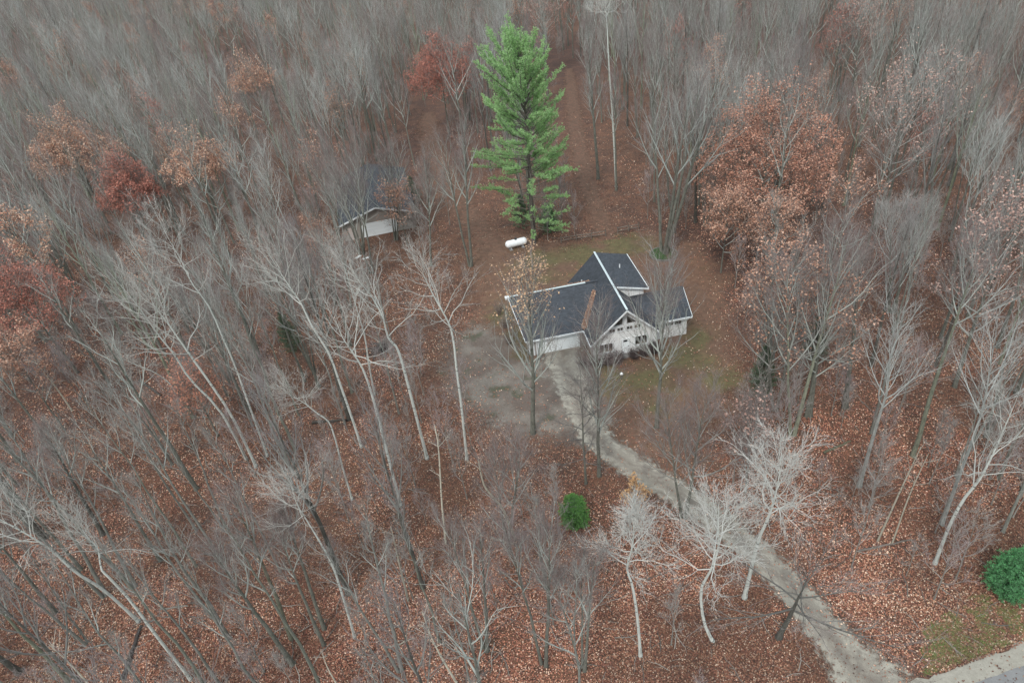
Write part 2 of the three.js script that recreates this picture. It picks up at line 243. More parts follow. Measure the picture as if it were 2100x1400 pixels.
function beam(p, q, w, h) { // a square bar from p to q, w across, h upright
  const d = q.clone().sub(p), l = d.length(); d.normalize(); let side = d.clone().cross(V(0, 1, 0)); if (side.length() < 0.01) side = V(1, 0, 0); side.normalize(); const up = side.clone().cross(d);
  const g = new THREE.BoxGeometry(w, h, l); const m = new THREE.Matrix4().makeBasis(side, up, d.clone().negate()); m.setPosition(p.clone().add(q).multiplyScalar(0.5)); g.applyMatrix4(m); return g;
}
const box = (w, h, d, x, y, z) => { const g = new THREE.BoxGeometry(w, h, d); g.translate(x, y, z); return g; };
function wallGeo(outline, holes, thick, toPlace) { // outline in the wall's own x, y; its outer face at z = 0, thickness behind
  const s = new THREE.Shape(outline.map(([x, y]) => new THREE.Vector2(x, y))); for (const h of holes) s.holes.push(new THREE.Path(h.map(([x, y]) => new THREE.Vector2(x, y))));
  const g = new THREE.ExtrudeGeometry(s, { depth: thick, bevelEnabled: false }); g.translate(0, 0, -thick); g.applyMatrix4(toPlace); return g;
}
const place = (x, y, z, turn = 0) => new THREE.Matrix4().makeRotationY(turn).setPosition(x, y, z);
const rect = (x0, y0, x1, y1) => [[x0, y0], [x1, y0], [x1, y1], [x0, y1]];

const shingleMap = texture(512, 512, (x, y) => { const row = Math.floor(y / 16), tab = Math.floor((x + (row % 2) * 17 + hash2(row, 3) * 20) / 26), k = 0.72 + 0.55 * hash2(tab, row), f = 0.85 + 0.3 * hash2(x, y), e = (y % 16) < 2 ? 0.55 : 1, s = 0.85 + 0.4 * fbm(x / 70, y / 90, 3); return [0.036 * k * f * e * s, 0.041 * k * f * e * s, 0.050 * k * f * e * s]; });
const shingles = std({ map: (() => { const t = shingleMap.clone(); t.repeat.set(1 / 4.6, 1 / 4.6); t.needsUpdate = true; return t; })(), bumpMap: shingleMap, bumpScale: 0.012, roughness: 0.75 });
shingles.bumpMap = shingles.map;
const sidingMap = texture(256, 256, (x, y) => { const b = (x % 32) < 2 ? 0.78 : 1, k = 0.96 + 0.08 * hash2(Math.floor(x / 32), 1), f = 0.95 + 0.1 * fbm(x / 12, y / 30, 3); return [0.74 * b * k * f, 0.74 * b * k * f, 0.725 * b * k * f]; });
sidingMap.repeat.set(1 / 1.6, 1 / 1.6);
const siding = std({ map: sidingMap, bumpMap: sidingMap, bumpScale: 0.015, roughness: 0.8 });
const taupeMap = texture(256, 256, (x, y) => { const b = (y % 32) < 3 ? 0.7 : 1, f = 0.9 + 0.2 * fbm(x / 20, y / 6, 3); return [0.34 * b * f, 0.305 * b * f, 0.285 * b * f]; });
taupeMap.repeat.set(1 / 1.3, 1 / 1.3);
const taupe = std({ map: taupeMap, bumpMap: taupeMap, bumpScale: 0.012, roughness: 0.85 });
const mottled = (r, g, b, amp = 0.12) => { const t = texture(128, 128, (x, y) => { const f = 1 - amp * 0.5 + amp * fbm(x / 14, y / 14, 4) + amp * 0.3 * (hash2(x, y) - 0.5); return [r * f, g * f, b * f]; }); t.repeat.set(0.7, 0.7); return t; };
const whiteTrim = std({ map: mottled(0.72, 0.74, 0.74, 0.2), roughness: 0.55 });
const doorWhite = std({ map: mottled(0.80, 0.83, 0.83, 0.1), roughness: 0.45 });
const ventPaint = std({ map: mottled(0.5, 0.56, 0.57, 0.25), roughness: 0.5 });
const glass = new THREE.MeshPhysicalMaterial({ color: 0xffffff, transmission: 1, thickness: 0, roughness: 0.02, ior: 1.5, metalness: 0 });
const concrete = std({ map: mottled(0.22, 0.21, 0.2, 0.3), roughness: 0.95 });
const interior = std({ map: mottled(0.45, 0.4, 0.34, 0.2), roughness: 0.8 });

function windowIn(parent, x0, y0, x1, y1, m, bars = 1, label) { // a framed window in a wall opening; its parts are sub-parts
  const w = new THREE.Group(); w.name = 'window'; parent.add(w); if (label) w.userData.label = label; const f = 0.07, gs = [];
  gs.push(box(x1 - x0 + 2 * f, f, 0.1, (x0 + x1) / 2, y1 + f / 2, 0), box(x1 - x0 + 2 * f, f, 0.12, (x0 + x1) / 2, y0 - f / 2, 0.012), box(f, y1 - y0, 0.1, x0 - f / 2, (y0 + y1) / 2, 0), box(f, y1 - y0, 0.1, x1 + f / 2, (y0 + y1) / 2, 0));
  for (let i = 1; i <= bars; i++) gs.push(box(0.05, y1 - y0, 0.07, lerp(x0, x1, i / (bars + 1)), (y0 + y1) / 2, -0.01));
  for (const g of gs) g.applyMatrix4(m); part('frame', mergeGeometries(gs), whiteTrim, w);
  for (let i = 0; i <= bars; i++) { const a = lerp(x0, x1, i / (bars + 1)) + (i ? 0.026 : 0.001), b = lerp(x0, x1, (i + 1) / (bars + 1)) - (i < bars ? 0.026 : 0.001), g = new THREE.PlaneGeometry(b - a, y1 - y0 - 0.002); g.translate((a + b) / 2, (y0 + y1) / 2, -0.05); g.applyMatrix4(m); part('pane', g, glass, w); }
  return w;
}
function polyWindow(parent, pts, m) {
  const w = new THREE.Group(); w.name = 'window'; parent.add(w); const gs = [];
  for (let i = 0; i < pts.length; i++) { const a = pts[i], b = pts[(i + 1) % pts.length]; gs.push(beam(V(a[0], a[1], 0.004 * (i + 1)), V(b[0], b[1], 0.004 * (i + 1)), 0.08, 0.08)); }
  for (const g of gs) g.applyMatrix4(m); part('frame', mergeGeometries(gs), whiteTrim, w);
  const g = new THREE.ShapeGeometry(new THREE.Shape(pts.map(([x, y]) => new THREE.Vector2(x, y)))); g.translate(0, 0, -0.06); g.applyMatrix4(m); part('pane', g, glass, w);
}
function roofSlope(parent, pts, name = 'roof_slope', thick = 0.16) { return part(name, slab(pts, thick), shingles, parent); }

// ------------------------------------------------------------------ the house: a steep front gable, a garage wing on its left, a lower wing on its right
{
  const t = thing('house', 'pale house with steep black shingled gable roof and attached garage beside the drive', 'house', [11.81, 0, -57.1], THREE.MathUtils.degToRad(5.27));
  const YM = 6.21, S = 1.025, EX = 3.81, ZB = -12.0, roofY = (x) => YM - S * Math.abs(x);
  // walls
  const FZ = -0.5, WX = 3.42, top = (x) => roofY(x) - 0.24;
  const front = place(0, 0, FZ), lowL = rect(-2.74, 0.71, -1.35, 1.82), lowR = rect(1.11, 0.92, 2.39, 2.06), dr = rect(-0.36, 0.16, 0.42, 1.98);
  const strips = [[-1.66, -1.07], [-0.8, -0.2], [0.2, 0.83], [1.02, 1.66]], tri = [[[-1.45, 3.86], [-0.2, 3.86], [-0.2, 5.08]], [[0.2, 3.86], [1.45, 3.86], [0.2, 5.08]]];
  part('wall', wallGeo([[-WX, 0], [WX, 0], [WX, top(WX)], [0, top(0)], [-WX, top(WX)]], [lowL, lowR, dr, ...strips.map(([a, b]) => rect(a, 3.1, b, 3.58)), ...tri], 0.16, front), siding, t);
  part('wall', wallGeo([[-WX, 0], [WX, 0], [WX, top(WX)], [0, top(0)], [-WX, top(WX)]], [], 0.16, place(0, 0, -11.5, Math.PI)), siding, t);
  part('wall', box(0.16, top(WX), 10.67, -WX + 0.08, top(WX) / 2, -6), taupe, t); part('wall', box(0.16, top(WX), 10.67, WX - 0.08, top(WX) / 2, -6), siding, t);
  windowIn(t, -2.74, 0.71, -1.35, 1.82, front, 2); windowIn(t, 1.11, 0.92, 2.39, 2.06, front, 1);
  for (const [a, b] of strips) windowIn(t, a, 3.1, b, 3.58, front, 1);
  for (const p of tri) polyWindow(t, p, front);
  part('trim_post', box(0.24, 2.55, 0.06, 0, 4.35, FZ + 0.035), whiteTrim, t);
  part('trim_band', box(3.4, 0.1, 0.05, 0, 3.72, FZ + 0.03), whiteTrim, t);
  { const d = part('door', box(0.78, 1.82, 0.06, 0.03, 1.07, FZ - 0.02), doorWhite, t); part('door_light', box(0.44, 0.2, 0.02, 0.03, 1.75, FZ + 0.022), std({ color: lin(0.02, 0.022, 0.025), roughness: 0.1 }), d); part('handle', box(0.05, 0.14, 0.05, 0.34, 1.05, FZ + 0.036), std({ color: lin(0.2, 0.2, 0.2), metalness: 1, roughness: 0.3 }), d); part('door_frame', mergeGeometries([box(0.08, 1.9, 0.09, -0.401, 1.11, FZ + 0.03), box(0.08, 1.9, 0.09, 0.461, 1.11, FZ + 0.03), box(0.782, 0.08, 0.09, 0.03, 2.02, FZ + 0.03)]), whiteTrim, d); }
  part('step', box(1.3, 0.14, 0.7, 0.03, 0.07, FZ + 0.36), concrete, t);
  part('floor', box(6.4, 0.1, 10.6, 0, 0.06, -6), interior, t); part('ceiling', box(6.4, 0.1, 10.6, 0, 2.35, -6), interior, t);
  // main roof, its apex pushed out in a prow
  const PR = 0.36;
  roofSlope(t, [V(0, YM, ZB), V(-EX, roofY(EX), ZB), V(-EX, roofY(EX), 0.0), V(0, YM, PR)]);
  roofSlope(t, [V(0.004, YM - 0.003, ZB), V(0.004, YM - 0.003, PR), V(EX, roofY(EX), 0), V(EX, roofY(EX), ZB)]);
  const rake = (p, q, n = 'rake_board') => part(n, beam(p, q, 0.05, 0.17), whiteTrim, t);
  rake(V(-EX - 0.02, roofY(EX) - 0.09, 0.05), V(-0.02, YM - 0.09, PR + 0.05)); rake(V(0.02, YM - 0.09, PR + 0.05), V(EX + 0.02, roofY(EX) - 0.09, 0.05));
  part('fascia', beam(V(-EX - 0.04, roofY(EX) - 0.1, 0.03), V(-EX - 0.04, roofY(EX) - 0.1, -3.0), 0.06, 0.2), whiteTrim, t);
  part('ridge_vent', beam(V(0, YM + 0.05, PR), V(0, YM + 0.05, ZB), 0.2, 0.08), ventPaint, t);
  // shed dormer on the right slope
  const DZ = -4.4, DX = 3.75, dy = (x) => YM + 0.1 - 0.26 * x;
  roofSlope(t, [V(0.02, dy(0.02), ZB + 0.2), V(0.02, dy(0.02), DZ + 0.35), V(DX, dy(DX), DZ + 0.35), V(DX, dy(DX), ZB + 0.2)], 'dormer_roof', 0.12);
  part('dormer_wall', wallGeo([[0.5, roofY(0.5) - 0.1], [3.3, roofY(3.3) - 0.1], [3.3, dy(3.3) - 0.14], [0.5, dy(0.5) - 0.14]], [], 0.14, place(0, 0, DZ)), siding, t);
  part('dormer_wall', box(0.14, dy(3.3) - 0.16 - roofY(3.3), 7.0, 3.23, (dy(3.3) - 0.14 + roofY(3.3) - 0.1) / 2, DZ - 3.65), siding, t);
  part('dormer_wall', wallGeo([[-3.3, roofY(3.3) - 0.1], [-0.5, roofY(0.5) - 0.1], [-0.5, dy(0.5) - 0.14], [-3.3, dy(3.3) - 0.14]], [], 0.14, place(0, 0, -11.45, Math.PI)), siding, t);
  rake(V(0.25, dy(0.25) - 0.05, DZ + 0.39), V(DX + 0.04, dy(DX) - 0.05, DZ + 0.39), 'dormer_fascia'); part('dormer_fascia', beam(V(DX + 0.04, dy(DX) - 0.06, DZ + 0.35), V(DX + 0.04, dy(DX) - 0.06, ZB + 0.2), 0.06, 0.16), whiteTrim, t);
  // garage wing
  const GE = -2.9, GR = -7.47, GY = 5.28, GS = (GY - 2.31) / (GR - GE) * -1, GXe = 10.15, GXr = 10.95, gEave = 2.31;
  const meet = (y) => -(YM - y) / S;
  roofSlope(t, [V(-GXe, gEave, GE), V(-EX - 0.05, gEave - 0.002, GE), V(meet(GY) - 0.03, GY, GR), V(-GXr, GY, GR)], 'garage_roof');
  roofSlope(t, [V(-GXr, GY - 0.003, GR), V(meet(GY) - 0.03, GY - 0.003, GR), V(-EX - 0.05, gEave, 2 * GR - GE), V(-GXe, gEave, 2 * GR - GE)], 'garage_roof');
  const GW = 9.75, gw = place(0, 0, GE - 0.4), gTop = gEave + 0.4 * GS - 0.24;
  part('garage_wall', wallGeo([[-GW, 0], [-WX - 0.02, 0], [-WX - 0.02, gTop], [-GW, gTop]], [rect(-8.75, 0, -4.35, 2.04)], 0.16, gw), taupe, t);
  { // sectional garage door: each section its own panel
    const gd = new THREE.Group(); gd.name = 'garage_door'; t.add(gd);
    for (let i = 0; i < 4; i++) { const p = part('door_panel', box(4.38, 0.495, 0.05, -6.55, 0.265 + i * 0.508, GE - 0.46), doorWhite, gd); p.rotation.x = 0; }
    part('door_frame', mergeGeometries([box(0.12, 2.16, 0.08, -8.81, 1.08, GE - 0.36), box(0.12, 2.16, 0.08, -4.29, 1.08, GE - 0.36), box(4.4, 0.12, 0.08, -6.55, 2.1, GE - 0.36)]), whiteTrim, gd);
  }
  for (const x of [-9.72, -9.3, -8.98]) part('corner_board', box(0.14, gTop - 0.02, 0.06, x, gTop / 2, GE - 0.365), whiteTrim, t);
  const sideL = place(-GW, 0, 0, -Math.PI / 2), zf = GE - 0.4, zb = 2 * GR - GE + 0.4, sx = (z) => z; // outer face to the left
  part('garage_wall', wallGeo([[zb, 0], [zf - 0.165, 0], [zf - 0.165, gTop], [GR, GY - 0.24], [zb, gTop]].map(([z, y]) => [z, y]), [], 0.16, new THREE.Matrix4().makeBasis(V(0, 0, 1), V(0, 1, 0), V(-1, 0, 0)).setPosition(-GW, 0, 0)), siding, t);
  part('garage_wall', box(GW - WX - 0.2, gTop, 0.16, -(GW + WX) / 2, gTop / 2, zb + 0.08), siding, t);
  part('garage_floor', box(GW - WX - 0.3, 0.05, zf - zb - 0.4, -(GW + WX) / 2, 0.04, (zf + zb) / 2), concrete, t);
  rake(V(-GXe - 0.03, gEave - 0.09, GE), V(-GXr - 0.03, GY - 0.09, GR)); rake(V(-GXr - 0.03, GY - 0.09, GR), V(-GXe - 0.03, gEave - 0.09, 2 * GR - GE));
  part('garage_fascia', beam(V(-GXe, gEave - 0.09, GE + 0.04), V(-EX - 0.05, gEave - 0.09, GE + 0.04), 0.06, 0.2), whiteTrim, t);
  part('garage_ridge_vent', beam(V(-GXr + 0.05, GY + 0.05, GR), V(-2.3, GY + 0.05, GR), 0.18, 0.08), ventPaint, t); part('ridge_cap', beam(V(-2.3, GY + 0.02, GR), V(meet(GY), GY + 0.02, GR), 0.26, 0.06), shingles, t);
  part('ridge_end_cap', box(0.5, 0.26, 0.34, -GXr - 0.1, GY - 0.02, GR), whiteTrim, t);
  // right wing
  const RE = -1.45, RR = -4.35, RY = 4.5, RX = 7.68, rEave = 2.55, rw = RE - 0.45, rTop = rEave + 0.45 * (RY - rEave) / (RE - RR) - 0.24, RW = 7.3, rb = 2 * RR - RE;
  const rx = (y) => (YM - y) / S;
  roofSlope(t, [V(rx(rEave) + 0.02, rEave, RE), V(RX, rEave, RE), V(RX, RY, RR), V(rx(RY) + 0.02, RY, RR)], 'wing_roof');
  roofSlope(t, [V(rx(RY) + 0.02, RY - 0.003, RR), V(RX, RY - 0.003, RR), V(RX, rEave, rb), V(rx(rEave) + 0.02, rEave, rb)], 'wing_roof');
  const wins = [[3.9, 4.75], [4.95, 5.75], [5.95, 6.75]], wy = [1.45, 2.3];
  part('wing_wall', wallGeo([[WX + 0.02, 0], [RW, 0], [RW, rTop], [WX + 0.02, rTop]], wins.map(([a, b]) => rect(a, wy[0], b, wy[1])), 0.16, place(0, 0, rw)), siding, t);
  for (const [a, b] of wins) windowIn(t, a, wy[0], b, wy[1], place(0, 0, rw), 1);
  part('wing_wall', wallGeo([[rb + 0.45, 0], [rw - 0.165, 0], [rw - 0.165, rTop], [RR, RY - 0.24], [rb + 0.45, rTop]].map(([z, y]) => [-z, y]).reverse(), [], 0.16, new THREE.Matrix4().makeBasis(V(0, 0, -1), V(0, 1, 0), V(1, 0, 0)).setPosition(RW, 0, 0)), siding, t);
  part('wing_wall', box(RW - WX - 0.2, rTop, 0.16, (RW + WX) / 2, rTop / 2, rb + 0.53), siding, t); part('wing_floor', box(RW - WX - 0.3, 0.1, 4, (RW + WX) / 2, 0.06, RR), interior, t);
  part('wing_fascia', beam(V(EX + 0.05, rEave - 0.09, RE + 0.04), V(RX, rEave - 0.09, RE + 0.04), 0.07, 0.2), whiteTrim, t);
  rake(V(RX + 0.03, rEave - 0.09, RE), V(RX + 0.03, RY - 0.09, RR)); rake(V(RX + 0.03, RY - 0.09, RR), V(RX + 0.03, rEave - 0.09, rb));
  part('ridge_cap', beam(V(rx(RY), RY + 0.02, RR), V(RX, RY + 0.02, RR), 0.26, 0.06), shingles, t);
  // vents on the roof and the lamp post globe's feed
  const pipe = (x, z, y, h) => { const g = new Geo(); g.tube([V(x, y - 0.2, z), V(x, y + h, z), V(x, y + h + 0.001, z)], [0.07, 0.07, 0], 8, [1, 1, 1]); part('vent_pipe', g.build(), whiteTrim, t); };
  pipe(1.9, -8.4, dy(1.9), 0.45); pipe(-2.2, -9.6, roofY(2.2), 0.45);
}
{ // leaves caught in the two valleys of the roof: too many to count
  const g = new Geo(), r = rngOf(8), T = THREE.MathUtils.degToRad(5.27), out = (x, y, z) => V(11.81 + x * Math.cos(T) + z * Math.sin(T), y, -57.1 - x * Math.sin(T) + z * Math.cos(T));
  const YM = 6.21, S = 1.025, GS = 0.65;
  const drift = (n, ya, yb, w, sgn) => { for (let i = 0; i < n; i++) { const y = lerp(ya, yb, r()), x = -(YM - y) / S, z = sgn > 0 ? -7.47 + (5.28 - y) / GS : -7.47 - (5.28 - y) / GS, o = (r() - 0.5) * w * (1 - 0.4 * (y - ya) / (yb - ya)); const p = out(x + o * 0.6, y + 0.06 + Math.abs(o) * 0.5 + r() * 0.08, z + o * 0.6), s = 0.07 + 0.05 * r(), q = r() * 6.28, tl = (r() - 0.5) * 1.4; const c = [[0.33, 0.19, 0.125], [0.24, 0.125, 0.085], [0.45, 0.3, 0.21]][Math.floor(r() * 3)]; g.leaf(p.x, p.y, p.z, Math.cos(q) * s, tl * s, Math.sin(q) * s, -Math.sin(q) * s * 0.6, 0.2 * s, Math.cos(q) * s * 0.6, c); } };
  drift(1700, 2.36, 4.6, 0.75, 1); drift(420, 2.6, 4.6, 0.5, -1);
  const m = part('valley_leaves', g.build(), std({ vertexColors: true, side: THREE.DoubleSide }), scene); tag(m, 'dry tan leaves drifted into the valleys of the black roof', 'leaves', null, 'stuff');
}

// ------------------------------------------------------------------ the second garage at the back
{
  const T = THREE.MathUtils.degToRad(8.5), t = thing('detached_garage', 'tan detached garage with pale overhead door half hidden by trees', 'garage', [-17.05, 0, -93.6], T);
  const HW = 5.3, EY = 2.75, RYd = 4.55, D = 17, sl = (RYd - EY) / 5.7, y = (x) => RYd - sl * Math.abs(x);
  const tan = std({ map: (() => { const m = texture(128, 128, (x, yy) => { const b = (yy % 16) < 2 ? 0.75 : 1, f = 0.92 + 0.16 * fbm(x / 18, yy / 8, 3); return [0.29 * b * f, 0.26 * b * f, 0.23 * b * f]; }); m.repeat.set(0.6, 0.6); return m; })(), roughness: 0.85 });
  const dh = [[-2.6, 0], [2.6, 0], [2.6, 2.2], [-2.2, 2.2], [-2.6, 1.85]];
  part('wall', wallGeo([[-HW, 0], [HW, 0], [HW, y(HW) - 0.2], [0, y(0) - 0.2], [-HW, y(HW) - 0.2]], [dh, rect(-4.5, 0.02, -3.7, 1.95)], 0.15, place(0, 0, 0)), tan, t);
  part('wall', wallGeo([[-HW, 0], [HW, 0], [HW, y(HW) - 0.2], [0, y(0) - 0.2], [-HW, y(HW) - 0.2]], [], 0.15, place(0, 0, -D, Math.PI)), tan, t);
  for (const s of [-1, 1]) part('wall', box(0.15, y(HW) - 0.22, D - 0.31, s * (HW - 0.075), (y(HW) - 0.22) / 2, -D / 2), tan, t);
  part('roof_slope', slab([V(0, RYd, -D - 0.4), V(-5.7, EY, -D - 0.4), V(-5.7, EY, 0.5), V(0, RYd, 0.5)], 0.14), shingles, t); part('roof_slope', slab([V(0.004, RYd - 0.003, -D - 0.4), V(0.004, RYd - 0.003, 0.5), V(5.7, EY, 0.5), V(5.7, EY, -D - 0.4)], 0.14), shingles, t);
  part('rake_board', beam(V(-5.72, EY - 0.06, 0.54), V(-0.01, RYd - 0.06, 0.54), 0.07, 0.22), whiteTrim, t); part('rake_board', beam(V(0.01, RYd - 0.06, 0.545), V(5.72, EY - 0.06, 0.545), 0.07, 0.22), whiteTrim, t);
  part('ridge_cap', beam(V(0, RYd + 0.02, 0.5), V(0, RYd + 0.02, -D - 0.4), 0.26, 0.06), shingles, t);
  const gd = new THREE.Group(); gd.name = 'garage_door'; t.add(gd); for (let i = 0; i < 4; i++) part('door_panel', box(5.18, 0.53, 0.05, 0, 0.28 + i * 0.545, -0.06), doorWhite, gd);
  part('side_door', box(0.8, 1.93, 0.06, -4.1, 0.985, -0.05), std({ map: mottled(0.5, 0.43, 0.4, 0.15) }), t);
  part('floor', box(10.2, 0.06, D - 0.4, 0, 0.03, -D / 2), concrete, t);
}

// ------------------------------------------------------------------ propane tank, fences, tree ring, lamp globe
{
  const a = at(1036, 503, 0.8), b = at(1081, 492, 0.8), mid = a.clone().add(b).multiplyScalar(0.5), t = thing('propane_tank', 'white horizontal propane tank on short legs beside the tall pine', 'tank', [mid.x, 0, mid.z], Math.atan2(-(b.z - a.z), b.x - a.x));
  const prof = []; for (let i = 0; i <= 10; i++) { const q = i / 10 * Math.PI / 2; prof.push(new THREE.Vector2(0.5 * Math.sin(q), -1.1 - 0.44 * Math.cos(q))); } for (let i = 0; i <= 10; i++) { const q = i / 10 * Math.PI / 2; prof.push(new THREE.Vector2(0.5 * Math.cos(q), 1.1 + 0.44 * Math.sin(q))); }
  const g = new THREE.LatheGeometry(prof, 32); g.rotateZ(Math.PI / 2); g.translate(0, 0.82, 0); part('shell', g, std({ map: mottled(0.78, 0.79, 0.79, 0.12), roughness: 0.4 }), t);
  const dome = new THREE.CylinderGeometry(0.15, 0.17, 0.26, 20); dome.translate(-0.02, 1.4, 0); part('valve_dome', dome, std({ color: lin(0.03, 0.032, 0.035), roughness: 0.5 }), t);
  for (const x of [-0.85, 0.85]) for (const z of [-0.24, 0.24]) part('leg', box(0.1, 0.42, 0.08, x, 0.25, z), std({ color: lin(0.5, 0.5, 0.5), roughness: 0.6 }), t);
  for (const x of [-0.85, 0.85]) part('pad', box(0.45, 0.08, 0.9, x, 0.04, 0), concrete, t);
  for (const x of [-0.85, 0.85]) { const r = new THREE.TorusGeometry(0.502, 0.012, 6, 40); r.rotateY(Math.PI / 2); r.translate(x, 0.82, 0); part('weld_seam', r, std({ map: mottled(0.7, 0.71, 0.71, 0.1), roughness: 0.4 }), t); }
}
const greyWood = std({ map: (() => { const t = texture(64, 256, (x, y) => { const f = 0.6 + 0.8 * fbm(x / 3, y / 40, 3); return [0.15 * f, 0.125 * f, 0.105 * f]; }); t.repeat.set(2, 0.5); return t; })() });
function railFence(label, pts, rails = 2) {
  const P = pts.map(([u, v]) => at(u, v)), t = thing('split_rail_fence', label, 'fence', [P[0].x, 0, P[0].z]), r = rngOf(Math.round(P[0].x * 100 + 999)), O = P[0];
  const post = (p) => { const g = new Geo(), x = p.x - O.x, z = p.z - O.z; g.tube([V(x, -0.1, z), V(x + 0.02, 0.5, z), V(x + 0.03 * (r() - 0.5), 1.0 + 0.06 * r(), z), V(x, 1.06, z)], [0.09, 0.085, 0.08, 0], 7, [1, 1, 1]); part('post', g.build(), greyWood, t); };
  P.forEach(post);
  for (let i = 0; i < P.length - 1; i++) for (let k = 0; k < rails; k++) { const a = P[i].clone().sub(O), b = P[i + 1].clone().sub(O), y = 0.38 + k * 0.4, g = new Geo(); g.tube([V(a.x, y + (r() - 0.5) * 0.08, a.z + 0.02), V((a.x + b.x) / 2, y + (r() - 0.5) * 0.08, (a.z + b.z) / 2 + 0.02), V(b.x, y + (r() - 0.5) * 0.08, b.z + 0.02)], [0.06, 0.065, 0.05], 6, [1, 1, 1]); part('rail', g.build(), greyWood, t); }
}
railFence('long split rail fence left of the path behind the house', [[1151, 498], [1182, 493], [1213, 489], [1242, 484]]);
railFence('short split rail fence right of the path behind the house', [[1267, 478], [1289, 474], [1310, 470]]);
{
  const c = at(1361, 522), t = thing('planting_ring', 'round stone edging ring full of green groundcover under the many stemmed tree', 'planter', [c.x, 0, c.z]), r = rngOf(14), R = 1.72;
  const stones = [0, 1, 2].map((k) => { const g = new THREE.BoxGeometry(0.4, 0.2, 0.16, 2, 1, 1), p = g.attributes.position; for (let i = 0; i < p.count; i++) p.setXYZ(i, p.getX(i) * (0.95 + 0.05 * Math.sin(i * 3 + k)), p.getY(i) * (1 + 0.08 * Math.sin(i * 7 + k * 2)), p.getZ(i) * (1 + 0.1 * Math.cos(i * 5 + k))); g.computeVertexNormals(); return g; });
  const sm = [0.17, 0.14, 0.2].map((v) => std({ map: mottled(v * 0.95, v * 0.92, v * 0.8, 0.4) }));
  for (let i = 0; i < 26; i++) { const q = i / 26 * Math.PI * 2, m = part('stone', stones[i % 3], sm[Math.floor(r() * 3)], t); m.position.set(Math.cos(q) * R, 0.09 + r() * 0.02, Math.sin(q) * R); m.rotation.y = Math.PI / 2 - q + (r() - 0.5) * 0.1; }
  const g = new Geo(); for (let i = 0; i < 2600; i++) { const q = r() * 6.283, d = Math.sqrt(r()) * (R - 0.15), x = Math.cos(q) * d, z = Math.sin(q) * d, left = x < 0.1 || r() < 0.25, s = 0.05 + 0.05 * r(), f = r() * 6.28; const cl = left ? [[0.05, 0.11, 0.03], [0.07, 0.13, 0.04], [0.04, 0.08, 0.03]][i % 3] : [0.2, 0.1, 0.07]; g.leaf(x, 0.08 + r() * 0.18 * (left ? 1 : 0.2), z, Math.cos(f) * s, (r() - 0.3) * s, Math.sin(f) * s, -Math.sin(f) * s * 0.6, 0, Math.cos(f) * s * 0.6, cl); }
  const m = part('groundcover', g.build(), std({ vertexColors: true, side: THREE.DoubleSide }), t); m.userData.kind = 'stuff';
  const soil = new THREE.CircleGeometry(R - 0.06, 24); soil.rotateX(-Math.PI / 2); soil.translate(0, 0.06, 0); part('soil', soil, std({ map: litterMap, roughness: 1 }), t);
}
{
  const c = at(1275, 776), t = thing('yard_lamp', 'small white globe lamp on a short post in front of the house', 'lamp', [c.x, 0, c.z]);
  const p = new THREE.CylinderGeometry(0.035, 0.04, 0.5, 10); p.translate(0, 0.25, 0); part('post', p, std({ color: lin(0.05, 0.05, 0.05), roughness: 0.5 }), t);
  const g = new THREE.SphereGeometry(0.16, 20, 14); g.translate(0, 0.62, 0); part('globe', g, std({ color: lin(0.8, 0.8, 0.78), roughness: 0.3 }), t);
  const c2 = new THREE.CylinderGeometry(0.07, 0.08, 0.05, 12); c2.translate(0, 0.48, 0); part('collar', c2, std({ color: lin(0.05, 0.05, 0.05), roughness: 0.5 }), t);
}

// ------------------------------------------------------------------ trees
console.log('buildings done');
const barkMap = texture(128, 512, (x, y) => { const f = 0.55 + 0.75 * noise2(x / 5, y / 42, 0) * (0.6 + 0.8 * noise2(x / 2.5, y / 14)), l = smooth(0.62, 0.8, fbm(x / 22 + 7, y / 30, 3)); const c = mix3([f, f, f], [0.95, 1.05, 0.9], l * 0.6); return [c[0] * 0.9, c[1] * 0.9, c[2] * 0.9]; });
barkMap.repeat.set(1, 0.35);
const aspenMap = texture(128, 1024, (x, y) => { // pale bark with dark cross scars and branch eyes, rougher and darker in patches
  let k = 0.82 + 0.28 * fbm(x / 14, y / 10, 3); const row = Math.floor(y / 23), sc = hash2(row, 7), cx = hash2(row, 11) * 128, hw = 10 + 34 * hash2(row, 13), dy = Math.abs((y % 23) - 11 - 3 * noise2(x / 9, row)), dx = Math.min(Math.abs(x - cx), 128 - Math.abs(x - cx));
  let c = [0.97 * k, 0.98 * k, 0.93 * k]; if (sc > 0.35 && dx < hw && dy < 2.6 * (1 - dx / hw * 0.6)) c = mix3(c, [0.12, 0.11, 0.10], 0.85);
  return mix3(c, [0.34, 0.35, 0.31], smooth(0.62, 0.75, fbm(x / 20 + 30, y / 55, 3)) * 0.6);
});
aspenMap.repeat.set(1, 0.05);
const trunkBark = std({ map: barkMap, vertexColors: true, bumpMap: barkMap, bumpScale: 0.02 }), trunkAspen = std({ map: aspenMap, vertexColors: true, roughness: 0.85 }), twigBark = std({ vertexColors: true, roughness: 0.9 });
const leafMat = std({ vertexColors: true, side: THREE.DoubleSide, roughness: 0.85 });
const needleMat = new THREE.MeshPhysicalMaterial({ vertexColors: true, side: THREE.DoubleSide, roughness: 1, metalness: 0, transmission: 0.35, thickness: 0 });

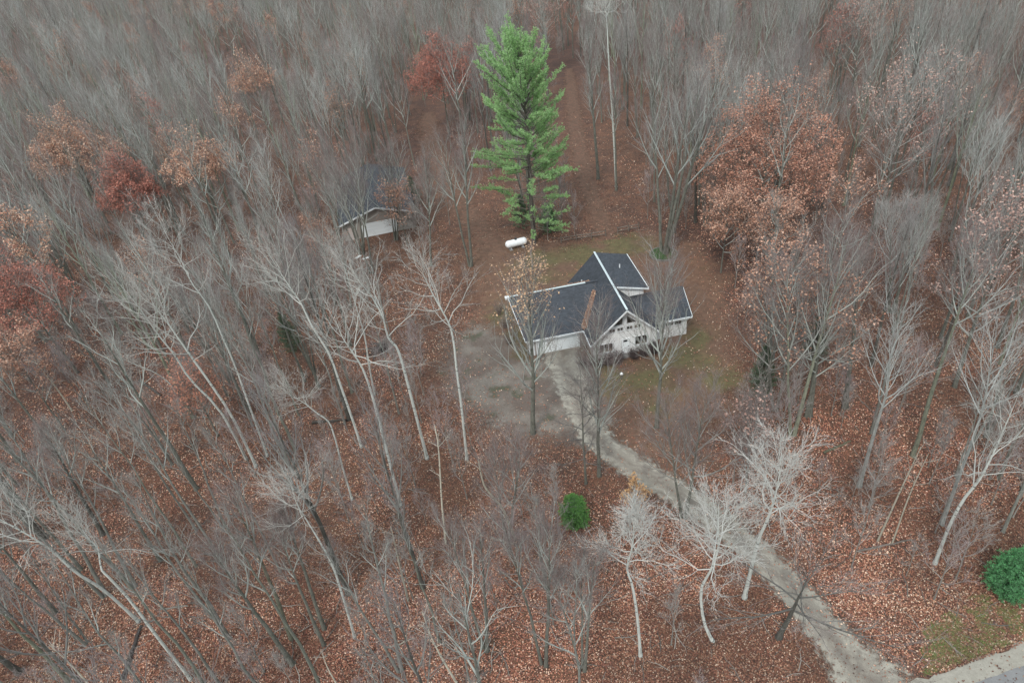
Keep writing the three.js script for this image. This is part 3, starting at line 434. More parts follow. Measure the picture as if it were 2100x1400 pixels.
const tmp = V(0, 0, 0);
function turnFrom(d, ang, spin, out = V(0, 0, 0)) { // a direction at an angle from d, spun round it
  let ax = Math.abs(d.y) > 0.9 ? V(1, 0, 0) : V(0, 1, 0); const s = d.clone().cross(ax).normalize(), u = s.clone().cross(d);
  return out.copy(d).multiplyScalar(Math.cos(ang)).addScaledVector(s, Math.sin(ang) * Math.cos(spin)).addScaledVector(u, Math.sin(ang) * Math.sin(spin)).normalize();
}
function walk(start, dir, len, n, rise, wander, r) { // a branch's course: it wanders and bends by "rise" towards the light
  const pts = [start.clone()], d = dir.clone(), p = start.clone(), st = len / n;
  for (let i = 0; i < n; i++) { d.x += (r() - 0.5) * wander; d.y += (r() - 0.5) * wander + rise; d.z += (r() - 0.5) * wander; d.normalize(); p.addScaledVector(d, st); pts.push(p.clone()); }
  return pts;
}
const along = (pts, t) => { const k = t * (pts.length - 1), i = Math.min(Math.floor(k), pts.length - 2); return pts[i].clone().lerp(pts[i + 1], k - i); };
const dirAt = (pts, t) => { const i = Math.min(Math.floor(t * (pts.length - 1)), pts.length - 2); return pts[i + 1].clone().sub(pts[i]).normalize(); };

// one bare or leafy broadleaf tree. o: stems (courses of the trunks), r0, from (share of the stem where limbs start), limbs, len, ang, rise, wander, subs, twigs, colours, leaves
function broadleaf(o, seed) {
  const r = rngOf(seed), trunk = new Geo(), crown = new Geo(), leaves = new Geo(), jig = (c, a = 0.25) => { const k = 1 - a / 2 + a * r(); return [c[0] * k, c[1] * k, c[2] * k]; };
  const H = o.stems[0][o.stems[0].length - 1].y;
  const leafAt = (p, n, s) => { for (let i = 0; i < n; i++) { const q = r() * 6.283, b = (r() - 0.5) * 2, ch = Math.sqrt(1 - b * b * 0.6), l = o.leaf * (0.6 + 0.8 * r()), ax = Math.cos(q) * ch, az = Math.sin(q) * ch, ay = b * 0.75, w = 0.5 + 0.25 * r(); const c = jig(o.pal[Math.floor(r() * o.pal.length)], 0.4); const sx = -Math.sin(q), sz = Math.cos(q), tl = (r() - 0.5) * 1.2; leaves.leaf(p.x + (r() - 0.5) * s, p.y + (r() - 0.5) * s, p.z + (r() - 0.5) * s, ax * l, ay * l, az * l, sx * l * w, tl * l * w, sz * l * w, c, 0.3); } };
  for (const [si, stem] of o.stems.entries()) {
    const N = stem.length, r0 = o.r0 * (si ? 0.8 : 1), rad = stem.map((_, i) => { const t = i / (N - 1); return r0 * Math.max(0.06, Math.pow(1 - t, 0.75)) * (i === 0 ? 1.35 : 1); }); rad[N - 1] = 0.012;
    { const foot = along(stem, 0.35 / H), a = stem.slice(), b = rad.slice(); a.splice(1, 0, foot); b.splice(1, 0, r0 * 1.12); b[0] = r0 * 1.75; trunk.tube(a, b, o.sides || 7, o.bark); }
    const nl = Math.round(o.limbs / Math.max(1, o.stems.length * 0.7)); let spin = r() * 6.28;
    for (let k = 0; k < nl; k++) {
      const t = lerp(o.from, 0.97, Math.pow((k + r() * 0.7) / nl, 0.9)), p = along(stem, t), d0 = dirAt(stem, t); spin += 2.4 + (r() - 0.5) * 0.8;
      const u = (t - o.from) / (1 - o.from), L = H * o.len * (0.6 + 0.6 * r()) * lerp(1, 0.42, u) * (o.shape ? o.shape(u) : 1);
      const lim = walk(p, turnFrom(d0, o.ang * (0.75 + 0.5 * r()) * lerp(1.15, 0.7, u), spin), L, 5, o.rise, o.wander, r), rb = Math.min(r0 * Math.pow(1 - t, 0.75) * 0.75, (0.022 + L * 0.0115) * (o.thin || 1));
      crown.tube(lim, [rb, rb * 0.86, rb * 0.7, rb * 0.54, rb * 0.36, 0.008], 4, jig(o.limb, 0.2));
      const ns = Math.max(3, Math.round(o.subs * (0.6 + L / (H * o.len) * 0.5)));
      for (let j = 0; j < ns; j++) {
        const ts = lerp(0.18, 1, (j + r() * 0.8) / ns), ps = along(lim, ts), ds = turnFrom(dirAt(lim, ts), (0.3 + 0.42 * r()) * (o.open || 1), r() * 6.28), Ls = L * lerp(0.58, 0.3, ts) * (0.6 + 0.7 * r());
        const sub = walk(ps, ds, Ls, 3, o.rise * 1.1, o.wander * 1.15, r), rs = Math.max(o.rsMin || 0.02, rb * (1 - ts * 0.7) * 0.55), cs = jig(mix3(o.limb, o.twig, 0.3), 0.35);
        crown.tube(sub, [rs, rs * 0.75, rs * 0.5, 0], 3, cs);
        const nt = Math.max(2, Math.round(o.twigs * (0.5 + r())));
        for (let q = 0; q < nt; q++) {
          const tt = lerp(0.2, 1, (q + r()) / nt), pt = along(sub, Math.min(1, tt)), dt = turnFrom(dirAt(sub, Math.min(0.99, tt)), 0.3 + 0.55 * r() * (o.open || 1), r() * 6.28); dt.y += o.rise * 1.5; dt.normalize();
          const Lt = (0.5 + 0.9 * r()) * o.twigLen, ct = jig(o.twig, 0.35); crown.spike(pt.x, pt.y, pt.z, dt.x * Lt, dt.y * Lt, dt.z * Lt, o.tr || 0.011, ct);
          for (let z = 0; z < (o.fine ?? 2); z++) { const a = 0.25 + 0.65 * r(), df = turnFrom(dt, 0.35 + 0.5 * r(), r() * 6.28); df.y += o.rise; df.normalize(); const Lf = Lt * (0.35 + 0.4 * r()); crown.spike(pt.x + dt.x * Lt * a, pt.y + dt.y * Lt * a, pt.z + dt.z * Lt * a, df.x * Lf, df.y * Lf, df.z * Lf, (o.tr || 0.011) * 0.7, ct); }
          if (o.leaves && r() < o.leafy(pt, H)) { leafAt(pt.clone().addScaledVector(dt, Lt * r()), o.leaves, o.leafSpread); }
        }
      }
    }
  }
  if (o.dome) { // clumps of dry leaves on the outer twigs of a rounded crown
    const { n, rx, ry, cy, low } = o.dome, tip = o.stems[0][o.stems[0].length - 1];
    for (let i = 0; i < n; i++) {
      const y = lerp(low, 1, r()), q = r() * 6.283, h = Math.sqrt(1 - y * y), lump = 0.68 + 0.3 * noise2(q * 1.6 + 40, y * 2.4 + seed % 97) + 0.2 * noise2(q * 4.5 + 11, y * 6 + seed % 31), gap = noise2(q * 3.1 + seed % 53, y * 4.5 + 20), k = lump * (1 - 0.4 * Math.pow(r(), 2)) * (gap < 0.3 ? 0.7 : 1), p = V(Math.cos(q) * h * rx * k + tip.x * 0.7, cy * H + y * ry * H * k, Math.sin(q) * h * rx * k + tip.z * 0.7);
      const back = V(tip.x * 0.7 - p.x, cy * H - ry * H * 0.6 - p.y, tip.z * 0.7 - p.z).normalize().multiplyScalar(0.9 + 0.7 * r()); crown.spike(p.x + back.x, p.y + back.y, p.z + back.z, -back.x * 1.15, -back.y * 1.15, -back.z * 1.15, 0.016, jig(o.twig));
      leafAt(p, o.dome.per, 0.75);
    }
  }
  return { trunk: trunk.build(), crown: crown.build(), leaves: leaves.count ? leaves.build() : null, H };
}
function straightStem(H, lean, r, n = 7, wob = 0.035) { const pts = []; let wx = 0, wz = 0; for (let i = 0; i <= n; i++) { const t = i / n; if (i > 1) { wx += (r() - 0.5) * wob * H * 0.35; wz += (r() - 0.5) * wob * H * 0.35; } pts.push(V(lean[0] * t + wx, H * t - (i ? 0 : 0.15), lean[1] * t + wz)); } return pts; }

const GREYBARK = [0.17, 0.17, 0.14], DARKBARK = [0.105, 0.1, 0.085], PALELIMB = [0.39, 0.41, 0.37], MAUVE = [0.19, 0.15, 0.138], TWIGGREY = [0.205, 0.193, 0.175], WHITEBARK = [0.55, 0.565, 0.545], CREAM = [0.44, 0.43, 0.39];
const hardOpts = (r, H, o = {}) => ({ stems: [straightStem(H, [(r() - 0.5) * H * 0.08, (r() - 0.5) * H * 0.08], r)], r0: H * 0.0095 * (0.8 + 0.4 * r()), from: 0.38 + 0.14 * r(), limbs: 12, len: 0.36, ang: 0.55, rise: 0.15, wander: 0.26, subs: 7, twigs: 5, twigLen: 0.95, fine: 2, tr: 0.0095, bark: GREYBARK, limb: PALELIMB, twig: MAUVE, ...o });

function plant(name, label, category, group, p, turn, scale, tree, mats) {
  const t = thing(name, label, category, [p.x, 0, p.z], turn, group); t.scale.setScalar(scale);
  part('trunk', tree.trunk, mats.trunk, t); part('crown', tree.crown, mats.crown, t); if (tree.leaves) part('leaves', tree.leaves, mats.leaves || leafMat, t);
  return t;
}
const plain = { trunk: trunkBark, crown: twigBark }, white = { trunk: trunkAspen, crown: twigBark };
const spotsTaken = []; const claim = (p, d) => spotsTaken.push([p.x, p.z, d]);

// ---- white aspens, each with the course of its own trunk: [label, [[u, v] from the foot up], girth, options]
const aspens = [
  ['tall white aspen with forked bent trunk, second left of the parking apron', [[876, 940], [843, 814], [825, 746], [814, 714], [796, 693], [784, 646], [759, 607], [736, 575], [716, 540]], 0.21, {}],
  ['tall white aspen with black scars nearest the parking apron', [[957, 942], [946, 832], [936, 757], [929, 693], [921, 666], [895, 618], [871, 571], [858, 530]], 0.19, {}],
  ['tall white aspen with wide low crown, third left of the parking apron', [[822, 1037], [789, 911], [766, 821], [743, 754], [718, 714], [700, 686], [686, 650]], 0.19, { from: 0.52, ang: 1.0 }],
  ['slender white aspen leaning far left with long bare curving trunk', [[548, 935], [504, 813], [485, 759], [456, 691], [427, 627], [392, 579], [369, 530], [350, 498], [300, 400]], 0.15, { from: 0.55, len: 0.18 }],
  ['thick white aspen with knotty trunk, right one of the crossing pair', [[525, 957], [473, 850], [425, 778], [381, 717], [343, 662], [319, 631], [292, 585]], 0.2, { from: 0.42 }],
  ['white aspen with broad cream crown, left one of the crossing pair', [[505, 942], [449, 840], [387, 775], [357, 727], [329, 693], [295, 645], [267, 607], [213, 545]], 0.17, { from: 0.42, len: 0.24 }],
  ['crooked white aspen whose trunk elbows sharply to the left', [[722, 1024], [700, 950], [684, 890], [672, 862], [649, 845], [620, 823], [597, 808], [565, 790]], 0.13, { from: 0.6, len: 0.2 }],
  ['grey footed white aspen with open crown above the crooked one', [[741, 916], [723, 861], [697, 787], [675, 726], [639, 668], [617, 623], [597, 594], [575, 562], [549, 520]], 0.2, { from: 0.6 }],
  ['pale aspen standing behind the forked aspen', [[768, 810], [756, 745], [748, 690], [733, 640], [713, 569], [697, 527], [680, 490]], 0.15, { from: 0.55, len: 0.2 }],
  ['forked white aspen leaning left at the bottom left corner', [[391, 1393], [315, 1297], [267, 1232], [223, 1184], [209, 1170], [202, 1126], [165, 1095], [120, 1050]], 0.17, { from: 0.66, len: 0.16 }],
  ['long white aspen trunk leaning out past the left edge', [[285, 1275], [213, 1211], [147, 1167], [117, 1139], [69, 1102], [0, 1067], [-70, 1030]], 0.18, { from: 0.6 }],
  ['white topped aspen with tuft of fine branches in the lower left woods', [[727, 1307], [705, 1230], [682, 1160], [658, 1115], [631, 1071], [605, 1025], [592, 985]], 0.15, { from: 0.72, len: 0.19 }],
  ['small white aspen with candelabra crown at the bottom centre', [[1314, 1345], [1307, 1263], [1296, 1194], [1286, 1167], [1296, 1132], [1300, 1084], [1298, 1055]], 0.15, { from: 0.48, len: 0.2, ang: 1.0, bright: 1 }],
  ['bright white crooked aspen with bowed trunk left of the lower drive', [[1463, 1314], [1445, 1276], [1438, 1211], [1458, 1167], [1472, 1132], [1474, 1098], [1468, 1022]], 0.17, { from: 0.5, len: 0.3, ang: 1.15, bright: 1, limbs: 26, wander: 0.75 }],
  ['bright white crooked aspen leaning over the lower drive', [[1527, 1225], [1544, 1153], [1558, 1102], [1578, 1057], [1587, 1030], [1596, 990], [1603, 930]], 0.2, { from: 0.5, len: 0.32, ang: 1.1, bright: 1, limbs: 26, wander: 0.75 }],
  ['tall white birch leaning right at the right edge above the evergreen', [[1918, 1156], [1945, 1085], [1976, 1026], [2010, 982], [2034, 937], [2060, 880], [2085, 820]], 0.2, { from: 0.42, len: 0.3 }],
  ['silver grey tree with wide fan of pale branches, right side of the woods', [[1763, 997], [1790, 900], [1807, 843], [1820, 800], [1826, 740], [1836, 660]], 0.24, { from: 0.42, len: 0.36, ang: 0.6, rise: 0.14, wander: 0.3, grey: 1, limbs: 20 }],
  ['pale grey tree with open crown at the right edge', [[1932, 1075], [1968, 975], [1997, 897], [2017, 833], [2028, 770], [2046, 665]], 0.22, { from: 0.5, len: 0.34, ang: 0.65, rise: 0.12, wander: 0.3, grey: 1, limbs: 18 }],
  ['tall thin white aspen top standing above the path behind the pine', [[1264, 383], [1257, 250], [1248, 119], [1245, 51], [1240, -12]], 0.22, { from: 0.8, len: 0.16, bright: 1 }],
  ['white aspen with bent tip below the left tan oak', [[368, 835], [352, 792], [333, 775], [319, 764], [291, 752], [250, 735], [225, 700]], 0.13, { from: 0.55, len: 0.2 }],
  ['slim pale aspen with narrow crown left of the detached garage', [[603, 492], [590, 465], [572, 425], [558, 390], [545, 360], [530, 318]], 0.15, { from: 0.5, len: 0.2 }],
];
for (const [i, [label, px, girth, o]] of aspens.entries()) {
  const base = at(...px[0]), r = rngOf(300 + i), pts = px.map(([u, v], k) => { const p = k ? upright(base, u, v) : base.clone(); p.sub(base); if (k) { const n = V(base.x, 0, base.z).normalize(); p.addScaledVector(n, (r() - 0.5) * 0.9 * k / px.length); } else p.y = -0.15; return p; });
  const course = new THREE.CatmullRomCurve3(pts).getPoints(pts.length * 2);
  const br = o.bright, lc = o.grey ? [0.42, 0.43, 0.405] : br ? [0.55, 0.54, 0.5] : CREAM, tc = o.grey ? [0.32, 0.305, 0.285] : br ? [0.44, 0.42, 0.385] : [0.33, 0.31, 0.28];
  const tree = broadleaf({ stems: [course], r0: girth * (br ? 0.72 : 0.64), from: 0.5, limbs: 20, len: 0.26, ang: 0.85, rise: 0.08, wander: 0.78, subs: br ? 9 : 7, twigs: br ? 5 : 3, twigLen: 0.8, fine: 2, tr: br ? 0.013 : 0.011, thin: br ? 0.7 : 0.6, rsMin: 0.012, bark: o.grey ? [0.34, 0.345, 0.32] : WHITEBARK, limb: lc, twig: tc, sides: 9, ...o }, 900 + i);
  plant('aspen_tree', label, 'tree', 'pale barked aspens', base, 0, 1, tree, o.grey ? plain : white); claim(base, 3.2);
}
// ---- hardwoods around the house and the drive, one by one: [label, foot, top, stems, options]
const heroes = [
  ['bare grey tree with tan leaves at its tips in front of the garage', [1093, 887], [1088, 570], 1, { from: 0.28, len: 0.44, limbs: 26, bark: GREYBARK, leaves: 3, leaf: 0.085, leafSpread: 0.5, pal: [[0.42, 0.25, 0.15], [0.5, 0.33, 0.2]], leafy: (p, H) => smooth(0.72, 0.95, p.y / H) * 0.6 }, 0.24],
  ['slim bare tree in the middle of the drive edge below the house', [1229, 976], [1222, 660], 1, { from: 0.28, len: 0.32, limbs: 26 }, 0.17],
  ['bare grey tree in front of the right wing of the house', [1347, 876], [1362, 560], 1, { from: 0.34, len: 0.4, limbs: 28 }, 0.19],
  ['young bare tree with level side branches beside the drive', [1202, 992], [1184, 760], 1, { from: 0.2, len: 0.24, ang: 1.25, rise: -0.01, limbs: 26, wander: 0.2, twigs: 3, twig: [0.13, 0.11, 0.1], limb: [0.14, 0.13, 0.12] }, 0.11],
  ['huge many stemmed bare tree rising from the stone ring', [1361, 520], [1425, 125], 4, { from: 0.42, len: 0.34, limbs: 26, limb: [0.33, 0.35, 0.32], ang: 0.5 }, 0.26],
  ['bare grey tree with spreading crown beside the middle of the drive', [1402, 1062], [1404, 820], 2, { from: 0.3, len: 0.42, limbs: 22, ang: 0.7, limb: [0.27, 0.26, 0.235] }, 0.14],
  ['short dark tree whose black limbs spread over the lower drive', [1597, 1307], [1655, 1200], 1, { from: 0.5, len: 0.95, limbs: 11, ang: 1.35, rise: 0.02, limb: [0.1, 0.095, 0.085], twig: [0.3, 0.26, 0.24], bark: DARKBARK }, 0.2],
  ['bare tree left of the propane tank with forked trunk', [965, 545], [940, 255], 2, { from: 0.4, len: 0.32, limbs: 18 }, 0.2],
  ['vase shaped multi stemmed bare tree left of the detached garage door', [741, 520], [690, 285], 5, { from: 0.35, len: 0.34, limbs: 34, ang: 0.4, subs: 11, twigs: 7, limb: [0.36, 0.39, 0.35] }, 0.14],
  ['pale branched bare tree in front of the detached garage roof', [812, 492], [818, 308], 3, { from: 0.3, len: 0.42, limbs: 28, ang: 0.65, limb: [0.44, 0.47, 0.43] }, 0.15],
  ['tall narrow bare tree on the left of the path behind the pine', [1227, 367], [1206, 45], 1, { from: 0.35, len: 0.2, limbs: 22, ang: 0.4 }, 0.24],
  ['tall slim dark tree on the right of the path', [1264, 390], [1262, 150], 1, { from: 0.5, len: 0.2, ang: 0.45 }, 0.17],
  ['double stemmed bare tree at the bottom centre', [1116, 1362], [1098, 1040], 2, { from: 0.5, len: 0.24, ang: 0.45, limbs: 16 }, 0.14],
  ['mossy forked bare tree at the bottom, right of the double stemmed one', [1194, 1374], [1186, 1140], 3, { from: 0.45, len: 0.26, ang: 0.5, limbs: 16 }, 0.12],
  ['bare grey tree at the bottom, left of the double stemmed one', [995, 1332], [955, 1075], 2, { from: 0.45, len: 0.26, ang: 0.5 }, 0.15],
  ['greenish trunked tree forking low, right of the yard', [1625, 892], [1672, 500], 2, { from: 0.4, len: 0.36, limbs: 20, bark: [0.26, 0.27, 0.2] }, 0.19],
  ['thick grey trunked tree right of the yard behind the greenish one', [1660, 852], [1712, 470], 1, { from: 0.55, len: 0.3 }, 0.26],
  ['twin trunked tree nearest the yard on its right side', [1590, 842], [1592, 560], 2, { from: 0.45, len: 0.34, leaves: 2, leaf: 0.09, leafSpread: 0.5, pal: [[0.36, 0.18, 0.11], [0.42, 0.24, 0.14]], leafy: (p, H) => smooth(0.6, 0.95, p.y / H) * 0.3 }, 0.15],
  ['dark trunked tree right of the twin trunked one', [1734, 835], [1768, 520], 1, { from: 0.55, len: 0.28 }, 0.25],
  ['long trunked leaning tree in the right hand woods', [1872, 935], [2022, 520], 1, { from: 0.65, len: 0.26, bark: [0.22, 0.23, 0.17] }, 0.2],
  ['bare tree with pale upper limbs standing right of the big orange oak', [1828, 640], [1850, 425], 2, { from: 0.45, len: 0.4, limbs: 20, limb: [0.42, 0.425, 0.4], twig: [0.3, 0.28, 0.26] }, 0.18],
  ['big dark trunk at the left edge below the red tree', [89, 1104], [-60, 900], 1, { from: 0.6, len: 0.3, bark: DARKBARK }, 0.34],
  ['dark leaning trunk at the bottom left corner', [40, 1378], [-120, 1290], 1, { from: 0.75, len: 0.3, bark: DARKBARK }, 0.24],
  ['green tinged trunk leaning left at the bottom left', [140, 1396], [-70, 1190], 1, { from: 0.6, len: 0.28, bark: [0.2, 0.21, 0.15] }, 0.17],
  ['dark trunk running up left at the bottom, first right of the white fork', [600, 1362], [430, 1130], 1, { from: 0.5, len: 0.3 }, 0.19],
  ['olive trunk beside the white topped aspen at the bottom left', [598, 1309], [478, 1020], 1, { from: 0.55, len: 0.28, bark: [0.18, 0.175, 0.125] }, 0.18],
  ['brown trunk with burl, left of the white topped aspen', [665, 1289], [572, 1040], 1, { from: 0.6, len: 0.26 }, 0.16],
  ['slim grey trunk ending beside the burl trunk', [664, 1323], [560, 1080], 1, { from: 0.55, len: 0.26 }, 0.14],
  ['short dark trunk in the leaves at the lower left', [210, 1097], [105, 880], 1, { from: 0.6, len: 0.28, bark: DARKBARK }, 0.2],
  ['dark bare tree standing before the left crossing aspens', [113, 1256], [-40, 1060], 1, { from: 0.6, len: 0.28 }, 0.18],
  ['bare grey tree standing before the left end of the detached garage', [762, 560], [706, 335], 2, { from: 0.4, len: 0.34, limbs: 22, limb: [0.42, 0.44, 0.4] }, 0.15],
  ['bare grey tree standing before the right end of the detached garage', [884, 545], [872, 330], 1, { from: 0.38, len: 0.34, limbs: 20, limb: [0.4, 0.42, 0.38] }, 0.15],
  ['grey tree with rounded twiggy crown below the apron', [1040, 1105], [1062, 905], 2, { from: 0.35, len: 0.4, limbs: 20, ang: 0.7, limb: [0.36, 0.36, 0.33] }, 0.12],
];
for (const [i, [label, foot, tip, ns, o, girth]] of heroes.entries()) {
  const base = at(...foot), top = upright(base, ...tip).sub(base), r = rngOf(500 + i), H = Math.min(26, Math.max(4, top.y)), stems = [];
  for (let s = 0; s < ns; s++) { const q = s / ns * 6.28 + r(), sp = ns > 1 ? H * (ns > 3 ? 0.19 : 0.09) : 0, st = straightStem(H * (s ? 0.86 + 0.12 * r() : 1), [top.x * (ns > 1 ? 0.6 : 1) + Math.cos(q) * sp, top.z * 0.6 + Math.sin(q) * sp], r, 8, 0.03); if (ns > 1) { const off = ns > 3 ? 0.35 : 0.16; st.forEach((p) => { p.x += Math.cos(q) * off; p.z += Math.sin(q) * off; }); } stems.push(st); }
  const tree = broadleaf({ ...hardOpts(r, H), subs: 9, twigs: 6, fine: 2, stems, r0: girth, ...o }, 1300 + i);
  plant('bare_tree', label, 'tree', 'bare hardwoods in the woods', base, 0, 1, tree, plain); claim(base, 3.5);
}
console.log('hero trees done');
// ---- oaks and maples that still hold dry leaves: [label, top, height, options]; the foot follows from the top
const ORANGE = [[0.36, 0.18, 0.115], [0.44, 0.24, 0.16], [0.29, 0.135, 0.085], [0.52, 0.32, 0.23]], RED = [[0.34, 0.125, 0.085], [0.42, 0.17, 0.12], [0.26, 0.095, 0.07]], TANS = [[0.48, 0.27, 0.17], [0.40, 0.20, 0.125], [0.58, 0.40, 0.29], [0.34, 0.155, 0.10]], RUSTY = [[0.36, 0.16, 0.10], [0.44, 0.215, 0.145], [0.28, 0.115, 0.075], [0.54, 0.31, 0.22]], GOLD = [[0.46, 0.27, 0.12], [0.38, 0.21, 0.1]], PINK = [[0.4, 0.24, 0.19], [0.46, 0.31, 0.25], [0.33, 0.18, 0.14]];
const all = () => 1, tips = (a, b, k) => (p, H) => smooth(a, b, p.y / H) * k;
const crownViews = [];
const leafyTrees = [
  ['huge round orange brown oak in full dry leaf right of the path', [1592, 212], 17, { len: 0.4, limbs: 34, ang: 1.05, from: 0.2, leaves: 7, pal: RUSTY, leafy: tips(0.1, 0.5, 0.8), cap: [1700, 14, 8.8, 6.6, -0.8] }],
  ['rust red oak left of the pine top', [890, 85], 17, { len: 0.28, limbs: 24, ang: 0.9, leaves: 6, pal: RED, leafy: tips(0.3, 0.6, 0.8), cap: [1150, 15, 6.4, 6.2, -0.4] }],
  ['tan and orange oak crown, leftmost of the three on the upper left', [118, 255], 17, { len: 0.36, limbs: 28, ang: 1.0, leaves: 5, pal: TANS, leafy: tips(0.45, 0.8, 0.7), cap: [1150, 15, 7.4, 5.5, -0.1] }],
  ['dark red oak crown between two tan ones on the upper left', [238, 335], 15, { len: 0.28, limbs: 24, ang: 0.9, leaves: 5, pal: RED, leafy: tips(0.4, 0.75, 0.7), cap: [760, 15, 4.7, 4.8, -0.15] }],
  ['tan oak crown right of the dark red one on the upper left', [398, 290], 16, { len: 0.32, limbs: 24, ang: 0.85, leaves: 3, pal: TANS, leafy: tips(0.55, 0.9, 0.7), cap: [620, 13, 5.6, 4.6, 0.1] }],
  ['twin domed oak with tan leaves only at its tips near the top left', [510, 135], 17, { len: 0.34, limbs: 24, leaves: 3, pal: TANS, leafy: tips(0.7, 0.95, 0.9), limb: [0.38, 0.38, 0.35], cap: [360, 11, 5.6, 4.5, 0.4] }],
  ['thin leaved oak above the slim pale aspen', [470, 228], 15, { len: 0.3, leaves: 6, pal: TANS, leafy: tips(0.6, 0.95, 0.6) }],
  ['small red leaved tree in front of the crossing aspens', [385, 770], 8, { len: 0.42, limbs: 22, ang: 0.9, leaves: 3, pal: [[0.42, 0.19, 0.12], [0.36, 0.15, 0.1]], leafy: tips(0.3, 0.8, 0.6), cap: [90, 8, 2.6, 2.4, 0] }],
  ['red leaved oak cut by the left edge', [20, 540], 15, { len: 0.36, limbs: 24, ang: 0.9, leaves: 5, pal: RED, leafy: tips(0.35, 0.7, 0.8), cap: [600, 14, 5.2, 5, -0.2] }],
  ['pale tan oak at the left edge above the red one', [25, 455], 16, { len: 0.3, leaves: 9, pal: TANS, leafy: tips(0.4, 0.8, 0.8) }],
  ['low orange leaved tree at the left edge below the red oak', [18, 715], 11, { len: 0.36, leaves: 9, pal: ORANGE, leafy: tips(0.3, 0.7, 0.8) }],
  ['broad sparse oak with pinkish leaves and pale limbs on the upper right', [1862, 175], 18, { len: 0.44, limbs: 30, ang: 0.9, leaves: 4, pal: PINK, leafy: tips(0.3, 0.8, 0.6), limb: [0.36, 0.35, 0.32], twig: [0.26, 0.23, 0.21] }],
  ['lightly leaved maple right of the yard', [1605, 560], 15, { len: 0.4, limbs: 26, leaves: 4, pal: ORANGE, leafy: tips(0.5, 0.9, 0.6), limb: [0.3, 0.3, 0.27] }],
  ['thinly leaved maple behind the greenish forked tree', [1705, 590], 14, { len: 0.36, limbs: 24, leaves: 4, pal: ORANGE, leafy: tips(0.4, 0.9, 0.5) }],
  ['small orange leaved tree against the detached garage roof', [812, 395], 8, { len: 0.42, limbs: 20, ang: 1.0, leaves: 4, pal: ORANGE, leafy: tips(0.4, 0.8, 0.7) }],
  ['rounded pinkish thicket tree right of the drive bend', [1552, 845], 9, { len: 0.42, limbs: 26, ang: 0.6, from: 0.15, leaves: 1, pal: PINK, leafy: tips(0.4, 0.9, 0.4), limb: [0.3, 0.28, 0.26] }],
  ['pinkish leaved oak at the top right of centre', [1780, 20], 17, { len: 0.36, limbs: 24, leaves: 5, pal: PINK, leafy: tips(0.4, 0.9, 0.6) }],
  ['pink leaved maple above the pine top', [1105, 5], 16, { len: 0.36, limbs: 24, leaves: 6, pal: PINK, leafy: tips(0.2, 0.8, 0.7) }],
  ['orange tipped oak near the top left corner', [448, 22], 17, { len: 0.32, leaves: 7, pal: ORANGE, leafy: tips(0.7, 0.95, 0.8) }],
  ['orange tipped oak right of the other near the top left', [545, 45], 17, { len: 0.28, leaves: 6, pal: ORANGE, leafy: tips(0.75, 0.95, 0.8) }],
  ['tiny golden leaved sapling beside the drive', [1303, 1000], 3.6, { len: 0.4, limbs: 12, leaves: 2, pal: GOLD, leafy: all, twigLen: 0.35, leaf: 0.08, leafSpread: 0.25 }],
  ['pale leaved oak cut by the right edge', [2078, 455], 17, { len: 0.36, limbs: 24, leaves: 5, pal: PINK, leafy: tips(0.4, 0.9, 0.5), limb: [0.34, 0.34, 0.31] }],
  ['low orange leaved oak under the left flank of the huge oak', [1490, 420], 9, { len: 0.5, limbs: 22, ang: 1.0, leaves: 8, pal: ORANGE, leafy: tips(0.2, 0.7, 0.8) }],
  ['low brown leaved oak below the huge oak', [1600, 440], 9, { len: 0.5, limbs: 22, ang: 1.0, leaves: 7, pal: ORANGE, leafy: tips(0.2, 0.7, 0.7) }],
  ['thin brown leaved tree between the huge oak and the right edge', [1745, 360], 13, { len: 0.36, leaves: 4, pal: ORANGE, leafy: tips(0.4, 0.9, 0.6) }],
  ['sparse orange maple left of the dark garage roof', [640, 300], 14, { len: 0.32, leaves: 4, pal: ORANGE, leafy: tips(0.3, 0.8, 0.5) }],
];
for (const [i, [label, top, H, o]] of leafyTrees.entries()) {
  const p = at(top[0], top[1], H), r = rngOf(700 + i), tree = broadleaf({ ...hardOpts(r, H), from: 0.32, leaf: 0.095, leafSpread: 0.8, ang: 0.85, rise: 0.09, subs: 9, shape: (u) => Math.sqrt(Math.max(0.12, 1 - u * u * 0.75)) / lerp(1, 0.42, u) , ...o, ...(o.cap ? { dome: { n: o.cap[0], per: o.cap[1], rx: o.cap[2], ry: o.cap[3] / H, cy: 1 - o.cap[3] / H, low: o.cap[4] } } : {}) }, 1700 + i);
  plant('oak_tree', label, 'tree', 'trees still holding dry leaves', V(p.x, 0, p.z), 0, 1, tree, plain); claim(p, 4);
  { const [u, v, z] = project(V(p.x, H * 0.8, p.z)), w = H * o.len * 0.85 * FOCAL / z, h = H * 0.3 * FOCAL / z; crownViews.push([[[u - w, v - h], [u + w, v - h], [u + w, v + h], [u - w, v + h]], Math.hypot(p.x, p.z) - 1, 0.12]); }
}

